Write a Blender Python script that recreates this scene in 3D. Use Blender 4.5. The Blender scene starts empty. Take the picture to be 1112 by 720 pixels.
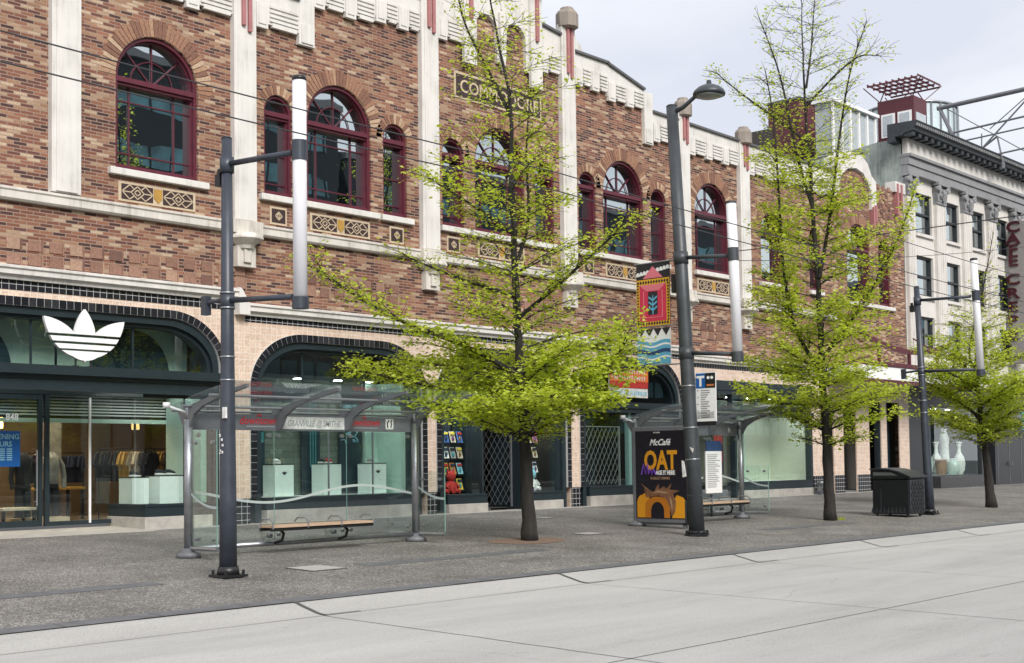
import bpy, bmesh, math, random
from math import sin, cos, pi, radians, sqrt, atan2
from mathutils import Vector, Matrix
from mathutils.geometry import tessellate_polygon
random.seed(7)
S = bpy.context.scene
COL = S.collection

# ------------------------------------------------------------------ materials
def new_mat(name):
    m = bpy.data.materials.new(name); m.use_nodes = True
    nt = m.node_tree
    b = nt.nodes['Principled BSDF']
    return m, nt, b
def nd(nt, t, **k):
    n = nt.nodes.new(t)
    for a, v in k.items():
        setattr(n, a, v)
    return n
def ramp(nt, stops, interp='LINEAR'):
    r = nd(nt, 'ShaderNodeValToRGB'); cr = r.color_ramp; cr.interpolation = interp
    cr.elements[0].position = stops[0][0]; cr.elements[0].color = (*stops[0][1], 1)
    cr.elements[1].position = stops[-1][0]; cr.elements[1].color = (*stops[-1][1], 1)
    for p, c in stops[1:-1]:
        e = cr.elements.new(p); e.color = (*c, 1)
    return r
def plain(name, c, rough=.6, metal=0., var=.12, scale=6., bump=0., spec=.5, stretch=None, fine=0.):
    """base colour with a soft mottled variation of the surface itself"""
    m, nt, b = new_mat(name)
    tc = nd(nt, 'ShaderNodeTexCoord')
    mp = nd(nt, 'ShaderNodeMapping')
    if stretch: mp.inputs['Scale'].default_value = stretch
    nt.links.new(tc.outputs['Object'], mp.inputs['Vector'])
    n = nd(nt, 'ShaderNodeTexNoise'); n.inputs['Scale'].default_value = scale; n.inputs['Detail'].default_value = 6
    n.inputs['Roughness'].default_value = .65
    nt.links.new(mp.outputs[0], n.inputs['Vector'])
    lo = tuple(max(0, x*(1-var)) for x in c); hi = tuple(min(1, x*(1+var)) for x in c)
    r = ramp(nt, [(.3, lo), (.7, hi)])
    nt.links.new(n.outputs['Fac'], r.inputs['Fac'])
    nt.links.new(r.outputs[0], b.inputs['Base Color'])
    b.inputs['Roughness'].default_value = rough; b.inputs['Metallic'].default_value = metal
    b.inputs['Specular IOR Level'].default_value = spec
    if bump:
        bp = nd(nt, 'ShaderNodeBump'); bp.inputs['Strength'].default_value = bump; bp.inputs['Distance'].default_value = .02
        nt.links.new(n.outputs['Fac'], bp.inputs['Height']); nt.links.new(bp.outputs[0], b.inputs['Normal'])
    return m
def xz_vec(nt, sx=1., sz=1.):
    tc = nd(nt, 'ShaderNodeTexCoord'); sp = nd(nt, 'ShaderNodeSeparateXYZ'); cb = nd(nt, 'ShaderNodeCombineXYZ')
    nt.links.new(tc.outputs['Object'], sp.inputs[0])
    ad = nd(nt, 'ShaderNodeMath', operation='ADD')
    nt.links.new(sp.outputs['X'], ad.inputs[0]); nt.links.new(sp.outputs['Y'], ad.inputs[1])
    nt.links.new(ad.outputs[0], cb.inputs['X']); nt.links.new(sp.outputs['Z'], cb.inputs['Y'])
    return tc, cb
def brick_mat(name, stops, bw, bh, mortar_c, ms, offset=.5, rough=.85, bump=.5, tone=.25, spec=.3):
    m, nt, b = new_mat(name)
    tc, v = xz_vec(nt)
    br = nd(nt, 'ShaderNodeTexBrick'); br.offset = offset
    br.inputs['Color1'].default_value = (0, 0, 0, 1); br.inputs['Color2'].default_value = (1, 1, 1, 1)
    br.inputs['Mortar'].default_value = (.5, .5, .5, 1)
    br.inputs['Scale'].default_value = 1; br.inputs['Mortar Size'].default_value = ms; br.inputs['Mortar Smooth'].default_value = .1
    br.inputs['Brick Width'].default_value = bw; br.inputs['Row Height'].default_value = bh
    nt.links.new(v.outputs[0], br.inputs['Vector'])
    r = ramp(nt, stops, 'CONSTANT' if len(stops) > 3 else 'LINEAR')
    nt.links.new(br.outputs['Color'], r.inputs['Fac'])
    n = nd(nt, 'ShaderNodeTexNoise'); n.inputs['Scale'].default_value = .7; n.inputs['Detail'].default_value = 5
    nt.links.new(tc.outputs['Object'], n.inputs['Vector'])
    n2 = nd(nt, 'ShaderNodeTexNoise'); n2.inputs['Scale'].default_value = 30; n2.inputs['Detail'].default_value = 4
    nt.links.new(tc.outputs['Object'], n2.inputs['Vector'])
    r1 = ramp(nt, [(.3, (1-tone,)*3), (.7, (1+tone*.5,)*3)]); nt.links.new(n.outputs['Fac'], r1.inputs['Fac'])
    r2 = ramp(nt, [(.25, (.72,)*3), (.75, (1.2,)*3)]); nt.links.new(n2.outputs['Fac'], r2.inputs['Fac'])
    m1 = nd(nt, 'ShaderNodeMix', data_type='RGBA', blend_type='MULTIPLY'); m1.inputs['Factor'].default_value = 1
    nt.links.new(r.outputs[0], m1.inputs['A']); nt.links.new(r1.outputs[0], m1.inputs['B'])
    m2 = nd(nt, 'ShaderNodeMix', data_type='RGBA', blend_type='MULTIPLY'); m2.inputs['Factor'].default_value = 1
    nt.links.new(m1.outputs['Result'], m2.inputs['A']); nt.links.new(r2.outputs[0], m2.inputs['B'])
    m3 = nd(nt, 'ShaderNodeMix', data_type='RGBA'); nt.links.new(br.outputs['Fac'], m3.inputs['Factor'])
    nt.links.new(m2.outputs['Result'], m3.inputs['A']); m3.inputs['B'].default_value = (*mortar_c, 1)
    nt.links.new(m3.outputs['Result'], b.inputs['Base Color'])
    b.inputs['Roughness'].default_value = rough; b.inputs['Specular IOR Level'].default_value = spec
    iv = nd(nt, 'ShaderNodeMath', operation='SUBTRACT'); iv.inputs[0].default_value = 1
    nt.links.new(br.outputs['Fac'], iv.inputs[1])
    bp = nd(nt, 'ShaderNodeBump'); bp.inputs['Strength'].default_value = bump; bp.inputs['Distance'].default_value = .012
    nt.links.new(iv.outputs[0], bp.inputs['Height']); nt.links.new(bp.outputs[0], b.inputs['Normal'])
    return m
BR = [(0, (.075, .038, .034)), (.13, (.140, .060, .046)), (.29, (.215, .088, .058)), (.50, (.275, .120, .072)), (.68, (.325, .182, .110)), (.81, (.40, .268, .175)), (.92, (.49, .36, .25))]
def island_mat(name, stops, rough=.85):
    m, nt, b = new_mat(name)
    g = nd(nt, 'ShaderNodeNewGeometry'); r = ramp(nt, stops, 'CONSTANT')
    nt.links.new(g.outputs['Random Per Island'], r.inputs['Fac'])
    tc = nd(nt, 'ShaderNodeTexCoord'); n2 = nd(nt, 'ShaderNodeTexNoise'); n2.inputs['Scale'].default_value = 25
    nt.links.new(tc.outputs['Object'], n2.inputs['Vector'])
    r2 = ramp(nt, [(.25, (.75,)*3), (.75, (1.2,)*3)]); nt.links.new(n2.outputs['Fac'], r2.inputs['Fac'])
    m2 = nd(nt, 'ShaderNodeMix', data_type='RGBA', blend_type='MULTIPLY'); m2.inputs['Factor'].default_value = 1
    nt.links.new(r.outputs[0], m2.inputs['A']); nt.links.new(r2.outputs[0], m2.inputs['B'])
    nt.links.new(m2.outputs['Result'], b.inputs['Base Color']); b.inputs['Roughness'].default_value = rough
    return m
def streaky(name, c, dirt, amount=.5, rough=.75):
    """painted masonry with rain streaks and grime"""
    m, nt, b = new_mat(name)
    tc = nd(nt, 'ShaderNodeTexCoord'); mp = nd(nt, 'ShaderNodeMapping'); mp.inputs['Scale'].default_value = (9, 9, .6)
    nt.links.new(tc.outputs['Object'], mp.inputs['Vector'])
    n = nd(nt, 'ShaderNodeTexNoise'); n.inputs['Scale'].default_value = 1; n.inputs['Detail'].default_value = 8; n.inputs['Roughness'].default_value = .7
    nt.links.new(mp.outputs[0], n.inputs['Vector'])
    n2 = nd(nt, 'ShaderNodeTexNoise'); n2.inputs['Scale'].default_value = 1.6; n2.inputs['Detail'].default_value = 8
    nt.links.new(tc.outputs['Object'], n2.inputs['Vector'])
    mu = nd(nt, 'ShaderNodeMath', operation='MULTIPLY'); nt.links.new(n.outputs['Fac'], mu.inputs[0]); nt.links.new(n2.outputs['Fac'], mu.inputs[1])
    mid = tuple(a*(1-amount*.3)+d*amount*.3 for a, d in zip(c, dirt)); lo = tuple(a*(1-amount)+d*amount for a, d in zip(c, dirt))
    r = ramp(nt, [(.14, c), (.27, mid), (.42, lo)]); nt.links.new(mu.outputs[0], r.inputs['Fac'])
    nt.links.new(r.outputs[0], b.inputs['Base Color']); b.inputs['Roughness'].default_value = rough
    bp = nd(nt, 'ShaderNodeBump'); bp.inputs['Strength'].default_value = .15; bp.inputs['Distance'].default_value = .01
    nt.links.new(n2.outputs['Fac'], bp.inputs['Height']); nt.links.new(bp.outputs[0], b.inputs['Normal'])
    return m
def glass_mat(name, tint=(.86, .93, .90), base=.06, gain=1.3, rough=0.):
    m, nt, b = new_mat(name); nt.nodes.remove(b)
    out = nt.nodes['Material Output']
    tr = nd(nt, 'ShaderNodeBsdfTransparent'); tr.inputs[0].default_value = (*tint, 1)
    gl = nd(nt, 'ShaderNodeBsdfGlossy'); gl.inputs['Roughness'].default_value = rough; gl.inputs[0].default_value = (.92, .97, 1, 1)
    fr = nd(nt, 'ShaderNodeFresnel'); ge = nd(nt, 'ShaderNodeNewGeometry'); io = nd(nt, 'ShaderNodeMath', operation='MULTIPLY_ADD'); io.inputs[1].default_value = 1/1.5-1.5; io.inputs[2].default_value = 1.5
    nt.links.new(ge.outputs['Backfacing'], io.inputs[0]); nt.links.new(io.outputs[0], fr.inputs[0])
    ma = nd(nt, 'ShaderNodeMath', operation='MULTIPLY_ADD', use_clamp=True); ma.inputs[1].default_value = gain; ma.inputs[2].default_value = base
    nt.links.new(fr.outputs[0], ma.inputs[0])
    mx = nd(nt, 'ShaderNodeMixShader'); nt.links.new(ma.outputs[0], mx.inputs[0])
    nt.links.new(tr.outputs[0], mx.inputs[1]); nt.links.new(gl.outputs[0], mx.inputs[2]); nt.links.new(mx.outputs[0], out.inputs[0])
    return m
def pane_mat(name, dark, refl, wav=.006):
    """upper-floor glazing: dark room behind a slightly wavy coated pane"""
    m, nt, b = new_mat(name); nt.nodes.remove(b); out = nt.nodes['Material Output']
    di = nd(nt, 'ShaderNodeBsdfDiffuse'); di.inputs[0].default_value = (*dark, 1)
    gl = nd(nt, 'ShaderNodeBsdfGlossy'); gl.inputs['Roughness'].default_value = .01; gl.inputs[0].default_value = (.85, .95, 1, 1)
    tc = nd(nt, 'ShaderNodeTexCoord'); n = nd(nt, 'ShaderNodeTexNoise'); n.inputs['Scale'].default_value = 1.1; n.inputs['Detail'].default_value = 1
    nt.links.new(tc.outputs['Object'], n.inputs['Vector'])
    bp = nd(nt, 'ShaderNodeBump'); bp.inputs['Strength'].default_value = .10; bp.inputs['Distance'].default_value = wav*4
    nt.links.new(n.outputs['Fac'], bp.inputs['Height']); nt.links.new(bp.outputs[0], gl.inputs['Normal'])
    mx = nd(nt, 'ShaderNodeMixShader'); mx.inputs[0].default_value = refl
    nt.links.new(di.outputs[0], mx.inputs[1]); nt.links.new(gl.outputs[0], mx.inputs[2]); nt.links.new(mx.outputs[0], out.inputs[0])
    return m
def emit(name, c, s):
    m, nt, b = new_mat(name)
    b.inputs['Base Color'].default_value = (*c, 1)
    b.inputs['Emission Color'].default_value = (*c, 1); b.inputs['Emission Strength'].default_value = s
    return m
def flat(name, c, rough=.5): return plain(name, c, rough, var=.04, scale=20)

M = {}
M['brick'] = brick_mat('brick', BR, .285, .073, (.30, .225, .18), .009, bump=.6, tone=.30)
M['arch_brick'] = island_mat('arch_brick', [(0, (.20, .10, .068)), (.3, (.29, .155, .098)), (.6, (.36, .22, .14)), (.85, (.44, .31, .21))])
M['sq_brick'] = island_mat('square_brick', [(0, (.215, .115, .082)), (.25, (.255, .140, .100)), (.5, (.29, .165, .120)), (.75, (.34, .215, .150)), (.90, (.15, .078, .060))])
M['pink_tile'] = brick_mat('pink_tile', [(0, (.62, .465, .365)), (1, (.72, .565, .46))], .155, .155, (.74, .68, .62), .005, offset=0, rough=.35, bump=.2, tone=.10, spec=.5)
M['black_tile'] = brick_mat('black_tile', [(0, (.012, .012, .016)), (1, (.022, .022, .028))], .155, .155, (.50, .50, .50), .0055, offset=0, rough=.2, bump=.2, tone=.1, spec=.5)
M['border_tile'] = island_mat('border_tile', [(0, (.012, .013, .017)), (.5, (.018, .018, .024)), (.8, (.03, .03, .036))], .22)
M['grout'] = flat('grout', (.55, .55, .54), .8)
M['white'] = streaky('white_masonry', (.68, .66, .63), (.30, .285, .25), .55)
M['belt'] = streaky('weathered_belt', (.66, .62, .57), (.21, .20, .16), .8)
M['stone'] = streaky('capstone', (.30, .255, .22), (.10, .09, .07), .7)
M['pinkstrip'] = plain('rose_terracotta', (.36, .15, .15), .6)
M['red'] = plain('oxblood_paint', (.100, .016, .030), .42, var=.2)
M['cream'] = plain('cream_terracotta', (.50, .40, .28), .6)
M['shield'] = plain('mustard_glaze', (.42, .24, .05), .5)
M['dkpanel'] = plain('brown_black_glaze', (.04, .022, .022), .5)
M['teal'] = plain('dark_teal_metal', (.016, .026, .032), .38, metal=0., var=.15, spec=.5)
M['coping'] = plain('coping_flashing', (.10, .10, .105), .5)
M['pane'] = pane_mat('window_pane', (.006, .009, .011), .54)
M['glass'] = glass_mat('shop_glass', (.86, .94, .91), .05, 1.2)
M['shelter_glass'] = glass_mat('shelter_glass', (.935, .975, .96), .02, .9)
M['green_edge'] = flat('glass_edge', (.20, .36, .31), .2)
M['frost'] = flat('frosted_stripe', (.40, .46, .45), .6)
M['asphalt'] = None
M['concrete'] = plain('base_concrete', (.38, .36, .33), .85, var=.22, scale=3, bump=.2)
M['pole'] = plain('blue_black_paint', (.035, .042, .058), .42, var=.3, scale=3)
M['pole2'] = plain('charcoal_paint', (.040, .046, .052), .45, var=.3, scale=3)
M['steel'] = plain('brushed_steel', (.34, .35, .37), .38, metal=.85, var=.15)
M['greymetal'] = plain('grey_powder_coat', (.145, .15, .165), .45, var=.12)
M['tube'] = plain('opal_tube', (.86, .86, .89), .3, var=.02)
_n = M['tube'].node_tree; _o = _n.nodes['Material Output']; _x = nd(_n, 'ShaderNodeMixShader'); _x.inputs[0].default_value = .25; _t = nd(_n, 'ShaderNodeBsdfTranslucent'); _t.inputs[0].default_value = (.88, .88, .91, 1)
_n.links.new(_n.nodes['Principled BSDF'].outputs[0], _x.inputs[1]); _n.links.new(_t.outputs[0], _x.inputs[2]); _n.links.new(_x.outputs[0], _o.inputs[0])
M['bark'] = plain('bark', (.024, .021, .019), .9, var=.55, scale=9, bump=1., stretch=(1, 1, .25))
M['twig'] = plain('twig_bark', (.030, .022, .020), .85, var=.3)
M['bin'] = plain('bin_enamel', (.007, .008, .010), .35, var=.2)
M['binlight'] = plain('bin_face', (.028, .031, .037), .4, var=.2)
M['wood'] = plain('bench_wood', (.48, .34, .235), .6, var=.3, scale=5, stretch=(1, 12, 12))
M['blackplastic'] = flat('black_plastic', (.012, .012, .014), .4)
M['whitepaint'] = flat('white_paint', (.80, .80, .80), .45)
M['palegreen'] = plain('pale_green_laminate', (.76, .81, .79), .4, var=.04)
M['redtext'] = flat('red_lettering', (.45, .03, .04), .5)
M['greytext'] = flat('grey_lettering', (.28, .28, .29), .5)
M['wire'] = flat('wire_rubber', (.03, .03, .035), .6)

# ------------------------------------------------------------------ mesh building
ORG = {}
class MB:
    def __init__(s): s.v = []; s.f = []; s.smooth = set()
    def poly(s, pts):
        i = len(s.v); s.v += [tuple(p) for p in pts]; s.f.append(tuple(range(i, i+len(pts)))); return s
    def box(s, x0, x1, y0, y1, z0, z1):
        if x0 > x1: x0, x1 = x1, x0
        if y0 > y1: y0, y1 = y1, y0
        if z0 > z1: z0, z1 = z1, z0
        i = len(s.v)
        s.v += [(x0,y0,z0),(x1,y0,z0),(x1,y1,z0),(x0,y1,z0),(x0,y0,z1),(x1,y0,z1),(x1,y1,z1),(x0,y1,z1)]
        s.f += [tuple(i+k for k in q) for q in ((0,3,2,1),(4,5,6,7),(0,1,5,4),(1,2,6,5),(2,3,7,6),(3,0,4,7))]
        return s
    def obox(s, c, ax, ay, az, hx, hy, hz):
        c = Vector(c); i = len(s.v)
        for dz in (-1, 1):
            for dx, dy in ((-1,-1),(1,-1),(1,1),(-1,1)):
                s.v.append(tuple(c+ax*hx*dx+ay*hy*dy+az*hz*dz))
        s.f += [tuple(i+k for k in q) for q in ((0,3,2,1),(4,5,6,7),(0,1,5,4),(1,2,6,5),(2,3,7,6),(3,0,4,7))]
        return s
    def beam(s, a, b, w, h, up=Vector((0,0,1))):
        a = Vector(a); b = Vector(b); d = (b-a); L = d.length; d.normalize()
        r = d.cross(up)
        if r.length < 1e-4: r = d.cross(Vector((1,0,0)))
        r.normalize(); u = r.cross(d)
        return s.obox((a+b)/2, d, r, u, L/2, w/2, h/2)
    def tube(s, pts, rad, n=8, cap=True):
        pts = [Vector(p) for p in pts]
        if not isinstance(rad, (list, tuple)): rad = [rad]*len(pts)
        base = len(s.v); prev = None
        for k, p in enumerate(pts):
            d = (pts[min(k+1, len(pts)-1)]-pts[max(k-1, 0)])
            if d.length < 1e-6: d = Vector((0,0,1))
            d.normalize()
            if prev is None:
                a = d.orthogonal().normalized()
            else:
                a = prev-d*prev.dot(d)
                if a.length < 1e-5: a = d.orthogonal()
                a.normalize()
            prev = a; b = d.cross(a)
            for j in range(n):
                t = 2*pi*j/n; s.v.append(tuple(p+(a*cos(t)+b*sin(t))*rad[k]))
        for k in range(len(pts)-1):
            for j in range(n):
                q = base+k*n; (n > 8 or n < 5) and s.smooth.add(len(s.f))
                s.f.append((q+j, q+(j+1)%n, q+n+(j+1)%n, q+n+j))
        if cap:
            s.f.append(tuple(base+j for j in range(n-1, -1, -1)))
            q = base+(len(pts)-1)*n; s.f.append(tuple(q+j for j in range(n)))
        return s
    def cyl(s, c, r, z0, z1, n=16): return s.tube([(c[0],c[1],z0),(c[0],c[1],z1)], r, n)
    def lathe(s, c, prof, n=16):
        return s.tube([(c[0],c[1],z) for r, z in prof], [r for r, z in prof], n)
    def prism(s, pts, y0, y1, axis='y', at=None):
        """outline pts (a, z) extruded along y (outline in XZ) or along x (outline in YZ)"""
        area = sum(pts[i][0]*pts[(i+1) % len(pts)][1]-pts[(i+1) % len(pts)][0]*pts[i][1] for i in range(len(pts)))
        if area < 0: pts = pts[::-1]
        f3 = (lambda p, t: (p[0], t, p[1])) if axis == 'y' else (lambda p, t: (t, p[0], p[1]))
        n = len(pts); i = len(s.v)
        s.v += [f3(p, y0) for p in pts]+[f3(p, y1) for p in pts]
        tris = tessellate_polygon([[Vector((p[0], p[1], 0)) for p in pts]])
        for t in tris:
            s.f.append(tuple(i+k for k in t)); s.f.append(tuple(i+n+k for k in t[::-1]))
        for k in range(n):
            a, b = i+k, i+(k+1) % n
            s.f.append((a, b, b+n, a+n))
        return s
    def build(s, name, mat, parent=None, bevel=0.):
        me = bpy.data.meshes.new(name)
        o = (0, 0, 0)
        if parent is not None: o = ORG.get(parent.as_pointer(), (0, 0, 0))
        me.from_pydata([(v[0]-o[0], v[1]-o[1], v[2]-o[2]) for v in s.v], [], s.f)
        bm = bmesh.new(); bm.from_mesh(me); bmesh.ops.recalc_face_normals(bm, faces=bm.faces); bm.to_mesh(me); bm.free()
        if s.smooth and len(s.f) == len(me.polygons):
            for k in s.smooth: me.polygons[k].use_smooth = True
        me.materials.append(M[mat] if isinstance(mat, str) else mat)
        ob = bpy.data.objects.new(name, me); COL.objects.link(ob)
        if parent is not None:
            ob.parent = parent; ORG[ob.as_pointer()] = o
        if bevel:
            md = ob.modifiers.new('bevel', 'BEVEL'); md.width = bevel; md.segments = 2; md.limit_method = 'ANGLE'
        return ob
def each(mb, name, mat, parent):
    """every separate piece collected in mb becomes a part of its own"""
    p = list(range(len(mb.v)))
    def f(i):
        while p[i] != i: p[i] = p[p[i]]; i = p[i]
        return i
    for q in mb.f:
        for i in q[1:]: p[f(q[0])] = f(i)
    groups = {}
    for q in mb.f: groups.setdefault(f(q[0]), []).append(q)
    for fs in groups.values():
        idx = sorted({i for q in fs for i in q}); mp_ = {i: k for k, i in enumerate(idx)}
        s = MB(); s.v = [mb.v[i] for i in idx]; s.f = [tuple(mp_[i] for i in q) for q in fs]; s.build(name, mat, parent)
def thing(name, label, cat, loc, group=None):
    o = bpy.data.objects.new(name, None); COL.objects.link(o); o.location = loc; o.empty_display_size = .2
    ORG[o.as_pointer()] = tuple(loc)
    o['label'] = label; o['category'] = cat
    if group: o['group'] = group
    return o
def tag(o, label, cat, group=None):
    o['label'] = label; o['category'] = cat
    if group: o['group'] = group
    return o
def settle(o):
    """put a one-mesh thing's origin at its own base"""
    xs = [v.co for v in o.data.vertices]
    c = Vector(((min(v.x for v in xs)+max(v.x for v in xs))/2, (min(v.y for v in xs)+max(v.y for v in xs))/2, min(v.z for v in xs)))
    o.data.transform(Matrix.Translation(-c)); o.location = c
    return o
def struct(o, kind='structure'): o['kind'] = kind; return o
_DG = None
def text(body, size, org, ax, az, mat, name, parent=None, depth=.004, bold=0., shear=0., align='LEFT', sx=1.):
    """flat lettering: ax is the reading direction, az the up direction"""
    cu = bpy.data.curves.new('lettering', 'FONT'); cu.body = body; cu.size = size; cu.extrude = depth; cu.offset = bold; cu.shear = shear
    cu.align_x = align; cu.resolution_u = 3
    t = bpy.data.objects.new('lettering', cu); COL.objects.link(t)
    bpy.context.view_layer.update()
    me = bpy.data.meshes.new_from_object(t.evaluated_get(bpy.context.evaluated_depsgraph_get()))
    bpy.data.objects.remove(t)
    ax = Vector(ax).normalized(); az = Vector(az).normalized(); ay = az.cross(ax)
    o = Vector(org)
    p0 = Vector(ORG.get(parent.as_pointer(), (0, 0, 0))) if parent is not None else Vector((0, 0, 0))
    for v in me.vertices:
        c = v.co; v.co = o+ax*c.x*sx+az*c.y-ay*c.z-p0
    me.materials.clear(); me.materials.append(M[mat] if isinstance(mat, str) else mat)
    ob = bpy.data.objects.new(name, me); COL.objects.link(ob)
    if parent is not None:
        ob.parent = parent; ORG[ob.as_pointer()] = tuple(p0)
    return ob
def arc(xc, zc, r, a0, a1, n): return [(xc+r*cos(a0+(a1-a0)*k/n), zc+r*sin(a0+(a1-a0)*k/n)) for k in range(n+1)]
def round_head(xc, w, zs, n=20): return arc(xc, zs, w/2, pi, 0, n)
def basket(x0, x1, zs, zt, a, n=12):
    b = zt-zs
    L = [(x0+a-a*cos(t), zs+b*sin(t)) for t in [pi/2*k/n for k in range(n+1)]]
    R = [(x1-a+a*cos(t), zs+b*sin(t)) for t in [pi/2*k/n for k in range(n, -1, -1)]]
    return L+R
def wall_strips(mb, x0, x1, z0, z1, openings, y, depth=.3):
    """wall face at y with arched or square openings and their reveals; opening = (zbottom, [(x,z)...] left to right)"""
    cur = x0
    for zb, pr in sorted(openings, key=lambda o: o[1][0][0]):
        a, b = pr[0][0], pr[-1][0]
        if a > cur+1e-6: mb.poly([(cur,y,z0),(a,y,z0),(a,y,z1),(cur,y,z1)])
        if zb > z0+1e-6: mb.poly([(a,y,z0),(b,y,z0),(b,y,zb),(a,y,zb)])
        for p, q in zip(pr, pr[1:]):
            if q[0]-p[0] > 1e-7: mb.poly([(p[0],y,p[1]),(q[0],y,q[1]),(q[0],y,z1),(p[0],y,z1)])
            mb.poly([(p[0],y,p[1]),(p[0],y+depth,p[1]),(q[0],y+depth,q[1]),(q[0],y,q[1])])
        mb.poly([(a,y,zb),(a,y+depth,zb),(a,y+depth,pr[0][1]),(a,y,pr[0][1])])
        mb.poly([(b,y,zb),(b,y,pr[-1][1]),(b,y+depth,pr[-1][1]),(b,y+depth,zb)])
        if zb > z0+1e-6: mb.poly([(a,y,zb),(b,y,zb),(b,y+depth,zb),(a,y+depth,zb)])
        cur = b
    if x1 > cur+1e-6: mb.poly([(cur,y,z0),(x1,y,z0),(x1,y,z1),(cur,y,z1)])
def ring(mb, outer, inner, y0, y1):
    """solid band between two matching profiles"""
    for (p, q), (r, t) in zip(zip(outer, outer[1:]), zip(inner, inner[1:])):
        mb.poly([(p[0],y0,p[1]),(q[0],y0,q[1]),(t[0],y0,t[1]),(r[0],y0,r[1])])
        mb.poly([(r[0],y0,r[1]),(t[0],y0,t[1]),(t[0],y1,t[1]),(r[0],y1,r[1])])
        mb.poly([(p[0],y0,p[1]),(p[0],y1,p[1]),(q[0],y1,q[1]),(q[0],y0,q[1])])
        mb.poly([(p[0],y1,p[1]),(r[0],y1,r[1]),(t[0],y1,t[1]),(q[0],y1,q[1])])
def dedupe(p):
    o = [p[0]]
    for q in p[1:]:
        if abs(q[0]-o[-1][0])+abs(q[1]-o[-1][1]) > 1e-5: o.append(q)
    return o
# ------------------------------------------------------------------ camera, light, sky
cam = bpy.data.cameras.new('camera'); co = bpy.data.objects.new('camera', cam); COL.objects.link(co); S.camera = co
A, PI_, RO = radians(42.30078), radians(2.46), radians(.73)
fw = Vector((cos(PI_)*cos(A), cos(PI_)*sin(A), sin(PI_))); r0 = Vector((sin(A), -cos(A), 0)); u0 = r0.cross(fw)
rr = r0*cos(RO)-u0*sin(RO); uu = rr.cross(fw)
co.matrix_world = Matrix(((rr.x, uu.x, -fw.x, 0), (rr.y, uu.y, -fw.y, -25), (rr.z, uu.z, -fw.z, 1.7), (0, 0, 0, 1)))
cam.sensor_width = 36; cam.lens = 1420/1112*36; cam.shift_y = (441.477-360)/1112; cam.clip_end = 3000; cam.clip_start = .1

SUN_EL, SUN_AZ = radians(38), radians(203)     # azimuth of the sun measured from +Y clockwise (behind and left of the camera)
w = bpy.data.worlds.new('World'); S.world = w; w.use_nodes = True
nt = w.node_tree; bg = nt.nodes['Background']
sky = nd(nt, 'ShaderNodeTexSky', sky_type='NISHITA'); sky.sun_disc = False; sky.sun_elevation = SUN_EL; sky.sun_rotation = SUN_AZ
sky.air_density = 1.2; sky.dust_density = 3
tc = nd(nt, 'ShaderNodeTexCoord'); mp = nd(nt, 'ShaderNodeMapping'); mp.inputs['Scale'].default_value = (1, 1, 2.6)
nt.links.new(tc.outputs['Generated'], mp.inputs['Vector'])
n1 = nd(nt, 'ShaderNodeTexNoise'); n1.inputs['Scale'].default_value = 1.7; n1.inputs['Detail'].default_value = 7; n1.inputs['Roughness'].default_value = .5
n1.inputs['Distortion'].default_value = .4
nt.links.new(mp.outputs[0], n1.inputs['Vector'])
CLOUD = ramp(nt, [(.36, (2.95, 3.08, 3.45)), (.49, (3.6, 3.68, 3.92)), (.62, (5.0, 5.0, 5.0))])
nt.links.new(n1.outputs['Fac'], CLOUD.inputs['Fac'])
mx = nd(nt, 'ShaderNodeMix', data_type='RGBA'); mx.inputs['Factor'].default_value = .94
nt.links.new(sky.outputs[0], mx.inputs['A']); nt.links.new(CLOUD.outputs[0], mx.inputs['B'])
nt.links.new(mx.outputs['Result'], bg.inputs['Color']); bg.inputs['Strength'].default_value = .1
sl = bpy.data.lights.new('sun', 'SUN'); so = bpy.data.objects.new('sun', sl); COL.objects.link(so)
sl.energy = 1.5; sl.angle = radians(24); sl.color = (1, .965, .92)
sd = Vector((sin(SUN_AZ)*cos(SUN_EL), cos(SUN_AZ)*cos(SUN_EL), sin(SUN_EL)))
so.rotation_euler = sd.to_track_quat('Z', 'Y').to_euler()
S.view_settings.view_transform = 'Standard'; S.view_settings.look = 'None'; S.view_settings.gamma = 1; S.view_settings.exposure = 1.36
S.cycles.max_bounces = 8; S.cycles.transparent_max_bounces = 24; S.cycles.glossy_bounces = 4; S.cycles.diffuse_bounces = 4
S.cycles.caustics_reflective = False; S.cycles.caustics_refractive = False

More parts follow.
